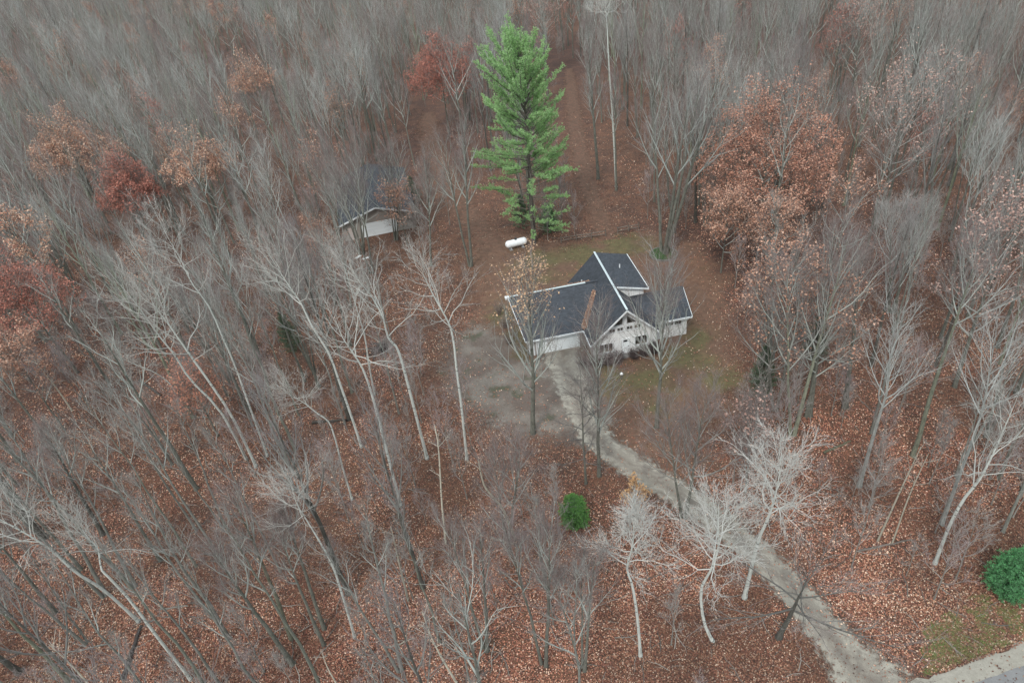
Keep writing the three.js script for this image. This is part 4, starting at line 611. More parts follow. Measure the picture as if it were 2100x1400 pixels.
// ---- evergreens
function needleTuft(g, p, d, r, n, len, wid, pal) { for (let i = 0; i < n; i++) { const q = turnFrom(d, 0.25 + 0.85 * r(), r() * 6.283), l = len * (0.6 + 0.7 * r()), c = pal[Math.floor(r() * pal.length)], k = 0.75 + 0.5 * r(), s = turnFrom(q, 1.5708, r() * 6.28); g.leaf(p.x + q.x * l, p.y + q.y * l, p.z + q.z * l, q.x * l, q.y * l, q.z * l, s.x * wid, s.y * wid, s.z * wid, [c[0] * k, c[1] * k, c[2] * k], 0.1); } }
const PINE = [[0.27, 0.47, 0.16], [0.34, 0.55, 0.22], [0.21, 0.38, 0.13], [0.42, 0.60, 0.30]];
{
  const base = at(1095, 497), top = upright(base, 1064, 62).sub(base), r = rngOf(61), t = thing('white_pine', 'very tall bright green white pine behind the house', 'tree', [base.x, 0, base.z]); let H = top.y; claim(base, 6);
  H -= 2.6; const stem = []; for (let i = 0; i <= 12; i++) stem.push(V(top.x * i / 12 + (r() - 0.5) * 0.2, H * i / 12 - (i ? 0 : 0.15), top.z * i / 12 + (r() - 0.5) * 0.2));
  const tr = new Geo(), br = new Geo(), nd = new Geo(); tr.tube(stem, stem.map((_, i) => Math.max(0.03, 0.34 * Math.pow(1 - i / 12, 0.8))), 10, [0.12, 0.105, 0.09]);
  const prof = [[0, 2.2], [0.1, 5.4], [0.25, 7.0], [0.4, 8.6], [0.52, 9.2], [0.65, 8.6], [0.75, 7.8], [0.85, 6.6], [0.93, 5.4], [1, 3.2]], wide = (u) => { for (let i = 1; i < prof.length; i++) if (u <= prof[i][0]) return lerp(prof[i - 1][1], prof[i][1], (u - prof[i - 1][0]) / (prof[i][0] - prof[i - 1][0])); return 1; };
  for (let y = 2.0; y < H - 0.2;) {
    const u = y / H; y += (u < 0.35 ? 0.2 : 0.085) * (0.5 + r());
    const q = r() * 6.283, side = 0.5 + 0.8 * noise2(q * 0.95 + 3, u * 8), el = lerp(-0.05, 1.05, smooth(0.3, 1, u)) + (r() - 0.5) * 0.45, L = wide(u) * side * (0.6 + 0.45 * r()), p = along(stem, u), d = V(Math.cos(q) * Math.cos(el), Math.sin(el), Math.sin(q) * Math.cos(el));
    const b = walk(p, d, L, 5, 0.07, 0.2, r), rb = 0.02 + L * 0.008; br.tube(b, [rb, rb * 0.8, rb * 0.6, rb * 0.45, rb * 0.3, 0.005], 4, [0.13, 0.115, 0.095]);
    const m = Math.round(L * (u < 0.3 ? 4 : 6.2));
    for (let j = 0; j < m; j++) {
      const tt = lerp(u < 0.35 ? 0.45 : 0.3, 1, (j + r() * 0.6) / m), pb = along(b, Math.min(1, tt)), sd = turnFrom(dirAt(b, Math.min(0.98, tt)), 0.4 + 0.6 * r(), r() * 6.28); sd.y = sd.y * 0.6 + 0.25 + 0.5 * u; sd.normalize();
      const Ls = (0.3 + 0.75 * r()) * lerp(1, 0.7, tt); br.spike(pb.x, pb.y, pb.z, sd.x * Ls, sd.y * Ls, sd.z * Ls, 0.012, [0.12, 0.105, 0.085]);
      const nt = 1 + Math.floor(Ls * 3); for (let z = 0; z < nt; z++) { const a = (z + 0.8) / nt, up = V(sd.x * 0.7 + (r() - 0.5) * 0.5, sd.y * 0.6 + 0.6, sd.z * 0.7 + (r() - 0.5) * 0.5).normalize(); needleTuft(nd, V(pb.x + sd.x * Ls * a, pb.y + sd.y * Ls * a, pb.z + sd.z * Ls * a), up, r, 8, 0.13, 0.026, PINE); }
    }
  }
  part('trunk', tr.build(), trunkBark, t); part('branches', br.build(), twigBark, t); part('needles', nd.build(), needleMat, t); console.log('pine needles', nd.i.length / 3);
}
function conifer(name, label, foot, H, Wd, pal, dens, group, belly = 0.35, feather = 0.5) { // a young evergreen: sprays on short boughs from the ground up
  const base = at(...foot), r = rngOf(Math.round(foot[0] * 7 + foot[1])), t = thing(name, label, 'tree', [base.x, 0, base.z], 0, group), tr = new Geo(), br = new Geo(), nd = new Geo(); claim(base, 2);
  tr.tube([V(0, -0.1, 0), V(0.02, H * 0.5, 0), V(0, H, 0)], [0.03 + H * 0.012, 0.02 + H * 0.006, 0.005], 7, [0.11, 0.09, 0.07]);
  const n = Math.round(H * dens * 6); for (let i = 0; i < n; i++) {
    const u = Math.pow(r(), 0.9) * 0.97 + 0.02, q = r() * 6.283, w = Wd * (u < belly ? lerp(0.75, 1, u / belly) : Math.pow((1 - u) / (1 - belly), 0.75)) * (0.7 + 0.4 * r()), el = lerp(0.05, 1.1, u) + feather * 0.3, d = V(Math.cos(q) * Math.cos(el), Math.sin(el), Math.sin(q) * Math.cos(el)), p = V(0, u * H * 0.94, 0), b = walk(p, d, w, 3, 0.06, 0.15, r);
    br.tube(b, [0.014, 0.011, 0.008, 0], 3, [0.1, 0.085, 0.06]); const m = Math.max(3, Math.round(w * 5)); for (let j = 0; j < m; j++) { const tt = lerp(0.3, 1, (j + r()) / m), pp = along(b, Math.min(1, tt)); pp.x += (r() - 0.5) * 0.25; pp.z += (r() - 0.5) * 0.25; needleTuft(nd, pp, V(d.x * 0.7, 0.5 + feather, d.z * 0.7).normalize(), r, 8, 0.11, 0.022, pal); }
  }
  part('trunk', tr.build(), trunkBark, t); part('boughs', br.build(), twigBark, t); part('needles', nd.build(), needleMat, t);
}
const LIME = [[0.13, 0.32, 0.06], [0.17, 0.38, 0.08], [0.1, 0.26, 0.055]], FIR = [[0.11, 0.34, 0.12], [0.14, 0.42, 0.16], [0.08, 0.26, 0.095]], DULL = [[0.09, 0.14, 0.075], [0.11, 0.165, 0.09], [0.075, 0.115, 0.065]];
conifer('young_pine', 'egg shaped bright green young pine below the drive', [1180, 1080], 3.9, 1.55, LIME, 34, 'young evergreens', 0.35, 0.9);
conifer('young_fir', 'dense dark green fir at the right edge above the road', [2058, 1215], 4.8, 1.75, FIR, 26, 'young evergreens', 0.3, 0.4);
conifer('young_fir', 'small dark green fir behind the fir at the right edge', [2100, 1180], 3.2, 1.3, FIR, 20, 'young evergreens', 0.3, 0.4);
conifer('young_spruce', 'dull green spruce among the trunks right of the yard', [1560, 812], 6.5, 1.6, DULL, 8, 'young evergreens', 0.25, 0.2);
conifer('young_spruce', 'dark spruce half hidden by the greenish forked tree', [1668, 735], 5.8, 1.5, DULL, 9, 'young evergreens', 0.25, 0.2);
conifer('young_spruce', 'faint olive spruce among the left hand aspens', [604, 722], 6, 1.5, DULL, 6, 'young evergreens', 0.3, 0.3);
conifer('young_spruce', 'low dull spruce right of the detached garage', [850, 420], 5, 1.6, DULL, 7, 'young evergreens', 0.3, 0.2);
conifer('young_spruce', 'thin green spruce beside the foot of the pine', [1128, 478], 4.4, 1.9, [[0.1, 0.2, 0.09], [0.12, 0.24, 0.11]], 8, 'young evergreens', 0.3, 0.2);
conifer('young_spruce', 'sparse green spruce left of the foot of the pine', [1072, 468], 5.5, 1.7, [[0.1, 0.18, 0.09], [0.12, 0.21, 0.105]], 5, 'young evergreens', 0.3, 0.2);

// ---- dead poles and fallen logs
function pole(label, px, girth, c, twigsN = 8) {
  const base = at(...px[0]), r = rngOf(Math.round(px[0][0] * 3 + px[0][1])), pts = px.map(([u, v], k) => { const p = k ? upright(base, u, v) : base.clone(); p.sub(base); if (!k) p.y = -0.1; return p; }), tr = new Geo(), cr = new Geo();
  const course = new THREE.CatmullRomCurve3(pts).getPoints(pts.length * 3); tr.tube(course, course.map((_, i) => girth * (1 - 0.75 * i / (course.length - 1))), 7, c);
  for (let i = 0; i < twigsN; i++) { const t = 0.45 + 0.5 * r(), p = along(course, t), d = turnFrom(dirAt(course, t), 0.5 + 0.5 * r(), r() * 6.28), L = 0.6 + 1.4 * r(), b = walk(p, d, L, 3, 0.05, 0.5, r); cr.tube(b, [0.02, 0.015, 0.009, 0], 3, c); for (let k = 0; k < 4; k++) { const q = along(b, 0.3 + 0.6 * r()), e = turnFrom(d, 0.7, r() * 6.28), l = 0.3 + 0.4 * r(); cr.spike(q.x, q.y, q.z, e.x * l, e.y * l, e.z * l, 0.009, c); } }
  const t = thing('dead_tree', label, 'tree', [base.x, 0, base.z], 0, 'dead and broken stems'); part('trunk', tr.build(), trunkAspen, t); part('branches', cr.build(), twigBark, t); claim(base, 1.5);
}
const BONE = [0.62, 0.58, 0.49], ASH = [0.4, 0.37, 0.31];
pole('straight thin dead pole in the lower middle woods', [[914, 1115], [906, 1033], [899, 920], [893, 878]], 0.09, BONE);
pole('broken white topped dead stem below the apron', [[1057, 1105], [1029, 1040], [995, 999], [984, 960], [981, 944]], 0.12, ASH, 2);
pole('thin bone white sapling leaning left at the bottom edge', [[938, 1402], [906, 1349], [885, 1307], [865, 1253]], 0.085, BONE, 12);
pole('grey barkless pole left of the bottom centre', [[837, 1232], [818, 1153], [801, 1078]], 0.1, ASH, 4);
pole('bare bone white stem leaning left at the left edge', [[147, 842], [118, 800], [92, 768], [69, 738]], 0.09, BONE, 10);
pole('thin white stem at the bottom left corner', [[182, 1404], [140, 1358], [99, 1321]], 0.07, BONE, 6);
pole('thin white stem cut by the bottom edge near the lower left', [[690, 1402], [672, 1370], [660, 1340]], 0.06, BONE, 4);
pole('leaning thin stem with pale bark in the right hand woods', [[1800, 1110], [1850, 1000], [1890, 915]], 0.08, ASH, 8);
pole('second leaning thin stem in the right hand woods', [[1830, 1115], [1868, 1010], [1905, 930]], 0.07, ASH, 8);
function log(label, a, b, girth, c) { const p = at(...a), q = at(...b).sub(p), r = rngOf(Math.round(a[0] + a[1] * 5)), g = new Geo(), pts = []; for (let i = 0; i <= 6; i++) pts.push(V(q.x * i / 6 + (r() - 0.5) * 0.12, girth * 0.75 + (r() - 0.5) * 0.04, q.z * i / 6 + (r() - 0.5) * 0.12)); g.tube([pts[0].clone().lerp(pts[1], -0.01), ...pts, pts[6].clone().lerp(pts[5], -0.01)], [0.001, ...pts.map((_, i) => girth * (1 - 0.45 * i / 6)), 0.001], 8, c); const m = part(numbered('fallen_log'), g.build(), trunkBark, scene); m.position.set(p.x, 0, p.z); tag(m, label, 'log', 'logs lying in the leaves'); }
log('black rotten log lying in the leaves at the bottom left', [252, 1394], [290, 1285], 0.19, [0.06, 0.05, 0.045]);
log('dark log below the elbowed aspen', [640, 868], [712, 862], 0.16, [0.07, 0.06, 0.05]);
log('grey log in the leaves of the lower middle woods', [1008, 1103], [1055, 1118], 0.12, [0.3, 0.27, 0.22]);
log('long thin log lying right of the lower drive', [1760, 1130], [1870, 1108], 0.1, [0.18, 0.15, 0.13]);
log('dark log beside the left crossing aspen', [286, 782], [330, 812], 0.17, [0.08, 0.07, 0.06]);
log('short grey log near the bottom left', [330, 1250], [385, 1242], 0.1, [0.22, 0.2, 0.17]);
log('thin bleached log near the bottom edge of the middle woods', [790, 1330], [850, 1310], 0.07, [0.36, 0.32, 0.26]);
log('mossy log in the right hand woods', [1690, 930], [1745, 905], 0.13, [0.12, 0.11, 0.07]);
{ // a heap of dark brushwood left of the apron
  const c = at(782, 716), t = thing('brush_pile', 'dark heap of cut brushwood left of the parking apron', 'brush pile', [c.x, 0, c.z]), r = rngOf(91);
  for (let i = 0; i < 26; i++) { const g = new Geo(), q = r() * 3.14, l = 0.8 + 1.0 * r(), y = 0.1 + 0.75 * r() * r(), x = (r() - 0.5) * 1.6 * (1 - y * 0.6), z = (r() - 0.5) * 1.2 * (1 - y * 0.6); g.tube([V(x - Math.cos(q) * l, Math.max(0.04, y - 0.2 * r()), z - Math.sin(q) * l), V(x, y, z), V(x + Math.cos(q) * l, Math.max(0.04, y - 0.2 * r()), z + Math.sin(q) * l)], [0.06, 0.07, 0.04], 5, [0.07, 0.06, 0.055]); part('stick', g.build(), twigBark, t); }
}
for (const [i, [u, v, lab]] of [[735, 527, 'small white board lying on the ground before the detached garage'], [750, 530, 'second white board lying right of the first before the detached garage']].entries()) { const c = at(u, v), m = part(numbered('white_board'), new THREE.BoxGeometry(0.9, 0.06, 0.4), whiteTrim, scene); m.position.set(c.x, 0.06, c.z); m.rotation.y = 0.9 - i * 0.5; tag(m, lab, 'board'); }

// ---- shrubs
function shrub(H, Wd, n, c, seed, opt = {}) { const r = rngOf(seed), st = new Geo(), tw = new Geo(); for (let i = 0; i < n; i++) { const q = r() * 6.283, sp = Math.sqrt(r()) * Wd, d = V(Math.cos(q) * sp, H * (0.8 + 0.3 * r()), Math.sin(q) * sp).normalize(), L = H * (0.6 + 0.5 * r()), b = walk(V(Math.cos(q) * 0.15 * r(), -0.05, Math.sin(q) * 0.15 * r()), d, L, 3, 0.05, 0.25, r); st.tube(b, [0.018, 0.014, 0.009, 0], 3, c); for (let k = 0; k < (opt.k || 9); k++) { const p = along(b, 0.25 + 0.75 * r()), e = turnFrom(d, 0.3 + 0.8 * r(), r() * 6.28), l = (0.25 + 0.45 * r()) * H * 0.4, k2 = 0.7 + 0.6 * r(); tw.spike(p.x, p.y, p.z, e.x * l, e.y * l, e.z * l, 0.008, [c[0] * k2, c[1] * k2, c[2] * k2]); for (let z = 0; z < 2; z++) { const f = turnFrom(e, 0.6, r() * 6.28), a = 0.4 + 0.5 * r(); tw.spike(p.x + e.x * l * a, p.y + e.y * l * a, p.z + e.z * l * a, f.x * l * 0.5, f.y * l * 0.5, f.z * l * 0.5, 0.006, [c[0] * k2, c[1] * k2, c[2] * k2]); } } } return { stems: st.build(), twigs: tw.build() }; }
const PLUM = [0.075, 0.055, 0.052];
const dens = [0, 1, 2].map((k) => shrub(1.25, 0.95, 70, PLUM, 40 + k, { k: 16 })), loose = [0, 1, 2].map((k) => shrub(1.9, 0.8, 26, [0.2, 0.16, 0.145], 50 + k));
const wallNames = ['leftmost of the dark shrubs along the front wall', 'second dark shrub from the left along the front wall', 'third dark shrub from the left along the front wall', 'dark shrub below the front door step, right side', 'second dark shrub from the right along the front wall', 'rightmost of the dark shrubs along the front wall'];
[[1228, 752], [1246, 748], [1266, 743], [1300, 735], [1322, 729], [1343, 724]].forEach(([u, v], i) => { const c = at(u, v), t = thing('front_shrub', wallNames[i], 'shrub', [c.x, 0, c.z], i, 'dark shrubs along the front wall'); part('stems', dens[i % 3].stems, twigBark, t); part('twigs', dens[i % 3].twigs, twigBark, t); t.scale.setScalar(0.92 + 0.25 * ((i * 7) % 3) / 2); });
[[1043, 706, 'brown shrub at the left wall of the garage, front one'], [1036, 672, 'brown shrub at the left wall of the garage, middle one'], [1024, 645, 'brown shrub at the left wall of the garage, rear one'], [1203, 752, 'dark shrub at the corner between garage and front gable']].forEach(([u, v, lab], i) => { const c = at(u, v), t = thing('garden_shrub', lab, 'shrub', [c.x, 0, c.z], i * 2, 'shrubs beside the house'); const s = i === 3 ? dens[1] : loose[i % 3]; part('stems', s.stems, twigBark, t); part('twigs', s.twigs, twigBark, t); });

// ------------------------------------------------------------------ the woods
console.log('named trees done');
const R = rngOf(4242);
const woods = [];   // tree shapes shared by the copies
const shapeSpecs = [
  ['broad crowned', { len: 0.38, ang: 0.6 }, 1], ['narrow', { len: 0.26, ang: 0.36, from: 0.45 }, 1], ['vase shaped', { len: 0.34, ang: 0.36, limbs: 15 }, 3], ['forked', { len: 0.32, ang: 0.42, limbs: 14, from: 0.45 }, 2],
  ['tall crowned', { len: 0.28, ang: 0.42, from: 0.55 }, 1], ['spreading', { len: 0.38, ang: 0.65, rise: 0.18 }, 1], ['pale limbed', { len: 0.34, ang: 0.42, limbs: 14, limb: [0.46, 0.475, 0.44], twig: [0.3, 0.29, 0.27] }, 2], ['mossy', { len: 0.32, ang: 0.48, bark: [0.21, 0.225, 0.155], limb: [0.31, 0.335, 0.27] }, 1],
  ['dark barked', { len: 0.33, ang: 0.48, bark: DARKBARK, limb: [0.22, 0.215, 0.195], twig: [0.19, 0.165, 0.16] }, 1], ['ragged', { len: 0.34, ang: 0.55, limbs: 10, wander: 0.42 }, 1],
];
for (const [k, [word, o, ns]] of shapeSpecs.entries()) {
  const r = rngOf(2000 + k), H = 18, stems = []; for (let s = 0; s < ns; s++) { const q = s / ns * 6.28 + r(); const st = straightStem(H * (s ? 0.85 + 0.12 * r() : 1), [Math.cos(q) * (ns > 1 ? 2 : 0.6), Math.sin(q) * (ns > 1 ? 2 : 0.6)], r, 7, 0.04); if (ns > 1) st.forEach((p) => { p.x += Math.cos(q) * 0.12; p.z += Math.sin(q) * 0.12; }); stems.push(st); }
  const t = broadleaf({ ...hardOpts(r, H), r0: ns > 1 ? 0.13 : 0.18, ...o, stems, twig: o.twig || (k % 2 ? TWIGGREY : MAUVE) }, 2100 + k); woods.push({ word, ...t, whole: mergeGeometries([t.trunk, t.crown]) });
}
const slender = [['slender', 0.17, 9, 0.5, 1], ['pole thin', 0.12, 8, 0.6, 1], ['twin stemmed slender', 0.16, 12, 0.5, 2], ['thin topped', 0.2, 8, 0.62, 1], ['lanky', 0.15, 10, 0.42, 1]].map(([word, len, limbs, from, ns], k) => {
  const r = rngOf(2300 + k), H = 18, stems = []; for (let q = 0; q < ns; q++) { const st = straightStem(H * (q ? 0.85 : 1), [(q ? -1 : 1) * (ns > 1 ? 1.3 : 0.8 * (r() - 0.5)), (r() - 0.5)], r, 8, 0.05); if (ns > 1) st.forEach((p) => { p.x += q ? -0.12 : 0.12; }); stems.push(st); }
  const t = broadleaf({ ...hardOpts(r, H), stems, r0: 0.105 + 0.02 * (k % 3), len, limbs, from, ang: 0.6, subs: 6, twigs: 4, twigLen: 0.8, fine: 2, thin: 0.8, rsMin: 0.014, twig: TWIGGREY, limb: [0.36, 0.37, 0.335], bark: k % 2 ? [0.2, 0.205, 0.165] : [0.24, 0.24, 0.21] }, 2350 + k); return { word, ...t, whole: mergeGeometries([t.trunk, t.crown]) };
});
const leafyWoods = [['tan tipped', TANS, tips(0.55, 0.95, 0.7), 5], ['orange leaved', ORANGE, tips(0.4, 0.9, 0.7), 6], ['russet leaved', RED, tips(0.4, 0.9, 0.6), 5], ['pinkish leaved', PINK, tips(0.4, 0.95, 0.5), 4]].map(([word, pal, leafy, n], k) => { const r = rngOf(2500 + k), t = broadleaf({ ...hardOpts(r, 15), len: 0.34, ang: 0.75, leaves: n + 2, leaf: 0.085, leafSpread: 0.7, pal, leafy, limbs: 15 }, 2600 + k); return { word, ...t, whole: mergeGeometries([t.trunk, t.crown, t.leaves]) }; });
const saplings = [0, 1, 2, 3, 4].map((k) => { const r = rngOf(2800 + k), H = 6, t = broadleaf({ ...hardOpts(r, H), r0: 0.045, from: 0.25, limbs: 11, len: 0.34, ang: 0.55 + 0.1 * k, subs: 5, twigs: 4, twigLen: 0.6, fine: 2, tr: 0.010, rsMin: 0.011, limb: [0.31, 0.285, 0.26], twig: k % 2 ? [0.28, 0.225, 0.215] : [0.26, 0.235, 0.215], bark: [0.27, 0.25, 0.22] }, 2900 + k); return { word: ['slim', 'bushy', 'wispy', 'open', 'wide'][k], ...t, whole: mergeGeometries([t.trunk, t.crown]) }; });
console.log('shapes', woods.reduce((a, w) => a + w.whole.index.count / 3, 0), leafyWoods.reduce((a, w) => a + w.whole.index.count / 3, 0), saplings.reduce((a, w) => a + w.whole.index.count / 3, 0));

// stretches of the picture where nothing nearer than "to" metres stands in the way: [outline, to, share kept]
const open = [
  [[[1015, 500], [1220, 480], [1440, 490], [1465, 700], [1350, 775], [1210, 800], [1000, 760]], 75, 0], [[[985, 50], [1185, 50], [1215, 490], [1010, 515]], 84, 0.05], [[[1085, 700], [1235, 700], [1320, 890], [1500, 1010], [1660, 1150], [1830, 1400], [1640, 1400], [1500, 1170], [1250, 990], [1070, 900]], 60, 0.02],
  [[[1440, 190], [1730, 190], [1750, 460], [1430, 470]], 86, 0.1], [[[735, 422], [832, 422], [832, 492], [735, 492]], 96, 0.06], [[[1120, 130], [1260, 130], [1340, 480], [1200, 480]], 130, 0.05], [[[830, 230], [930, 230], [960, 420], [860, 420]], 130, 0.12], [[[1390, 470], [1530, 540], [1540, 830], [1400, 880]], 70, 0.12],
  [[[20, 250], [480, 280], [480, 450], [20, 450]], 100, 0.35], [[[200, 500], [960, 480], [970, 960], [560, 960], [240, 700]], 52, 0.3], [[[960, 480], [1020, 480], [1010, 760], [900, 850], [880, 700]], 60, 0.15], [[[1300, 950], [2100, 650], [2100, 1400], [1850, 1400]], 40, 0.35], [[[815, 70], [970, 70], [960, 250], [815, 250]], 110, 0.2], [[[1740, 160], [2000, 160], [1990, 400], [1740, 400]], 90, 0.35],
];
open.push(...crownViews);
const houseRects = [[[1.0, -72], [20.5, -72], [20.5, -55], [0.5, -55]], [[-24, -113], [-11, -113], [-10, -91], [-23, -91]]];
function clearOf(x, z, pad) {
  if (roadSide(x, z) > -1.5 || driveEdge(x, z) < pad || edgeDist(apron, x, z) > -pad * 0.5 || edgeDist(yard, x, z) > -pad * 0.4 || nearLine(pathLine, x, z)[0] < 2 + pad * 0.6 || nearLine(laneLine, x, z)[0] < 2.6 + pad * 0.4) return false;
  return !houseRects.some((h) => inPoly(h, x, z));
}
function views(x, z, H, w = 0) { const l = Math.hypot(x, z), sx = -z / l * w, sz = x / l * w, a = [0.45, 0.7, 0.85, 1].map((k) => project(V(x, H * k, z))); if (w) for (const k of [-1, 1]) a.push(project(V(x + sx * k, H * 0.72, z + sz * k)), project(V(x + sx * k, H * 0.9, z + sz * k))); return a; }
const fill = [], low = [];
for (let d = 20; d < 430;) {
  const step = d < 60 ? 4.0 : d < 130 ? 4.4 : d < 220 ? 5.5 : 6.8;
  for (let a = -1.15; a < 1.1; a += step / d) {
    const x = Math.sin(a) * d + (R() - 0.5) * step * 0.9, z = -Math.cos(a) * d + (R() - 0.5) * step * 0.9, H = 18 * (0.72 + 0.42 * R()), f = R(), f2 = R(), f3 = R();
    const b = project(V(x, 0, z)), t = project(V(x, H, z)); if (b[2] < 5) continue;
    if (Math.max(b[0], t[0]) < -140 || Math.min(b[0], t[0]) > 2240 || t[1] > 1420 || b[1] < -60) continue;
    if (d < 48 && f > 0.7) continue; if (!clearOf(x, z, 2)) continue; if (spotsTaken.some(([sx, sz, sr]) => Math.hypot(x - sx, z - sz) < sr * 0.75)) continue;
    const vs = views(x, z, H, d < 58 ? 1.5 : 3); let ok = true; for (const [poly, to, keep] of open) if (d < to && vs.some((p) => inPoly(poly, p[0], p[1])) && f2 > keep) { ok = false; break; }
    if (!ok) continue;
    fill.push({ x, z, s: H / 18, turn: f3 * 6.283, leafy: R() < (d < 62 ? 0 : 0.09), k: Math.floor(R() * 1e6), b, t, size: H / b[2], d });
  }
  d += step * (d < 48 ? 1 : 0.95);
}
for (let d = 20; d < 190;) { // understorey
  const step = d < 90 ? 2.8 : 4.2;
  for (let a = -1.1; a < 1.05; a += step / d) {
    const x = Math.sin(a) * d + (R() - 0.5) * step, z = -Math.cos(a) * d + (R() - 0.5) * step, H = 6 * (0.45 + 0.85 * R()), b = project(V(x, 0, z)), t = project(V(x, H, z)), f = R(), f2 = R(), patch = fbm(x / 11 + 4, z / 11, 2);
    if (b[2] < 5 || Math.max(b[0], t[0]) < -40 || Math.min(b[0], t[0]) > 2140 || t[1] > 1410 || b[1] < -20) continue;
    if (f > (smooth(0.25, 0.7, patch) * 0.9 + 0.12) * (d < 50 ? 0.7 : 1)) continue; if (!clearOf(x, z, 1.2)) continue;
    const vs = views(x, z, H); let ok = true; for (const [poly, to, keep] of open.slice(0, 6)) if (d < to && vs.some((p) => inPoly(poly, p[0], p[1])) && f2 > keep) { ok = false; break; }
    if (!ok) continue;
    low.push({ x, z, s: H / 6, turn: R() * 6.283, k: Math.floor(R() * 1e6), b, t, size: H / b[2], d });
  }
  d += step;
}
const inFrame = (p) => p[0] > 0 && p[0] < 2100 && p[1] > 0 && p[1] < 1400;
// each is named after the nearest landmark: which side of it, and how many of its look stand nearer on that side
const marks = [];
const mark = (text, u, v) => marks.push([text, u, v]);
[[0, 'forked white aspen'], [1, 'scarred aspen by the apron'], [2, 'low crowned white aspen'], [3, 'slender curving aspen'], [4, 'crossing aspen pair'], [6, 'elbowed aspen'], [7, 'grey footed aspen'], [9, 'forked aspen in the corner'], [11, 'white topped aspen'], [12, 'candelabra aspen'], [13, 'bowed bright aspen'], [14, 'bright aspen over the drive'], [15, 'leaning white birch'], [16, 'silver fan shaped tree'], [18, 'tall thin white aspen'], [19, 'bent tipped aspen'], [20, 'slim pale aspen']].forEach(([i, n]) => mark(n, ...aspens[i][1][0]));
[[0, 'tree before the garage'], [2, 'tree before the right wing'], [4, 'stone ring tree'], [5, 'tree at mid drive'], [6, 'black limbed drive tree'], [7, 'forked tank side tree'], [8, 'vase shaped garage tree'], [10, 'tall narrow path tree'], [12, 'double stemmed bottom tree'], [13, 'mossy forked bottom tree'], [15, 'greenish forked tree'], [18, 'dark trunk right of the yard'], [19, 'long leaning trunk'], [20, 'pale tree by the huge oak'], [21, 'big dark left edge trunk'], [24, 'dark trunk at the bottom'], [28, 'short dark trunk'], [32, 'round twiggy tree below the apron']].forEach(([i, n]) => mark(n, ...heroes[i][1]));
[[0, 'huge orange oak'], [1, 'rust red oak'], [2, 'leftmost tan oak'], [3, 'dark red oak'], [4, 'tan oak beside the dark red'], [5, 'twin domed oak'], [7, 'small red leaved tree'], [8, 'red oak on the left edge'], [11, 'broad pinkish oak'], [12, 'lightly leaved maple'], [16, 'pinkish top right oak'], [17, 'pink maple above the pine'], [18, 'orange tipped corner oak'], [21, 'pale right edge oak'], [24, 'thin brown leaved tree'], [25, 'sparse maple by the garage roof']].forEach(([i, n]) => { const [, t, H] = leafyTrees[i], p = at(t[0], t[1], H), q = project(V(p.x, 0, p.z)); mark(n, q[0], q[1]); });
mark('tall pine', 1095, 497); mark('propane tank', 1058, 510); mark('detached garage', 780, 490); mark('egg shaped young pine', 1180, 1080); mark('right edge fir', 2058, 1222); mark('brush heap', 782, 716);
const counts = new Map(), NTH = ['', 'second ', 'third ', 'fourth ', 'fifth ', 'sixth ', 'seventh ', 'eighth ', 'ninth ', 'tenth '];
function nameAll(list, headOf) {
  const rows = list.map((it) => { let best = null; for (const [text, u, v] of marks) { const dx = it.b[0] - u, dy = (it.b[1] - v) * 1.4, d = Math.hypot(dx, dy); if (!best || d < best[0]) best = [d, text, Math.abs(dx) > Math.abs(dy) ? (dx < 0 ? 'left of' : 'right of') : dy < 0 ? 'behind' : 'in front of']; } return [best[0], it, `${headOf(it)} ${best[2]} the ${best[1]}`]; }).sort((a, b) => a[0] - b[0]);
  for (const [, it, l] of rows) { const n = counts.get(l) || 0; counts.set(l, n + 1); it.label = `${NTH[n] ?? 'far '}nearest ${l}`; }
}
fill.sort((a, b) => b.size - a.size); low.sort((a, b) => b.size - a.size);
const rest = new Map(); const later = (geo, it) => { if (!rest.has(geo)) rest.set(geo, []); rest.get(geo).push(it); };
let nBare = 0, nLeafy = 0, nLow = 0;
const single = [], shapeOf = (it) => it.leafy ? leafyWoods[it.k % leafyWoods.length] : it.d < 62 && it.k % 10 < 8 ? slender[it.k % slender.length] : woods[it.k % woods.length];
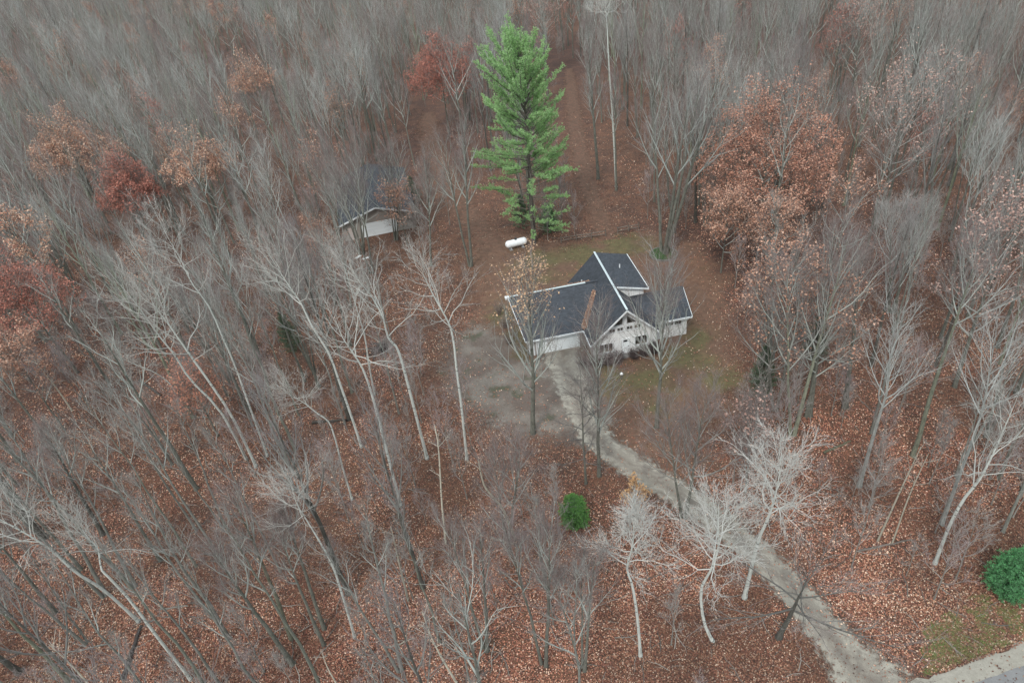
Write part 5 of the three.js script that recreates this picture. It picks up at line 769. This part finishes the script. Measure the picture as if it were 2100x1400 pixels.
for (const it of fill) {
  const vis = inFrame(it.b) || inFrame(it.t), w = shapeOf(it);
  if (it.leafy ? !vis || nLeafy >= 90 : !vis || nBare >= 262) { later(w.whole, it); continue; }
  single.push(it); if (it.leafy) nLeafy++; else nBare++;
}
nameAll(single, (it) => it.leafy ? `${shapeOf(it).word} woodland oak` : `${shapeOf(it).word} bare tree`);
for (const it of single) plant(it.leafy ? 'oak_tree' : 'bare_tree', it.label, 'tree', it.leafy ? 'trees still holding dry leaves' : 'bare hardwoods in the woods', it, it.turn, it.s, shapeOf(it), plain);
const restLow = [], singleLow = [];
for (const it of low) {
  const w = saplings[it.k % saplings.length]; if (nLow >= 290 || !(inFrame(it.b) && inFrame(it.t))) { restLow.push([w.whole, it]); continue; }
  singleLow.push(it); nLow++;
}
nameAll(singleLow, (it) => `${saplings[it.k % saplings.length].word} bare sapling`);
for (const it of singleLow) plant('bare_sapling', it.label, 'sapling', 'saplings under the trees', it, it.turn, it.s, saplings[it.k % saplings.length], plain);
function mass(name, label, category, entries) { const grp = new THREE.Group(); grp.name = name; scene.add(grp); tag(grp, label, category, null, 'stuff'); const q = new THREE.Quaternion(), m4 = new THREE.Matrix4(), Y = V(0, 1, 0); let i = 0; for (const [geo, list] of entries) { const im = new THREE.InstancedMesh(geo, i >= 0 ? woodMat : woodMat, list.length); im.name = 'trees'; im.userData.kind = 'stuff'; im.castShadow = im.receiveShadow = true; list.forEach((it, k) => im.setMatrixAt(k, m4.compose(V(it.x, 0, it.z), q.setFromAxisAngle(Y, it.turn), V(it.s, it.s, it.s)))); grp.add(im); i++; } }
const woodMat = std({ vertexColors: true, side: THREE.DoubleSide, roughness: 0.9 });
mass('distant_woodland', 'mass of bare grey woodland filling the background', 'woodland', [...rest.entries()]);
const bl = new Map(); for (const [g, it] of restLow) { if (!bl.has(g)) bl.set(g, []); bl.get(g).push(it); }
mass('brush', 'thin bare brush growing between the trees', 'brush', [...bl.entries()]);
console.log('fill', fill.length, 'low', low.length, nBare, nLeafy, nLow);

renderer.render(scene, camera);
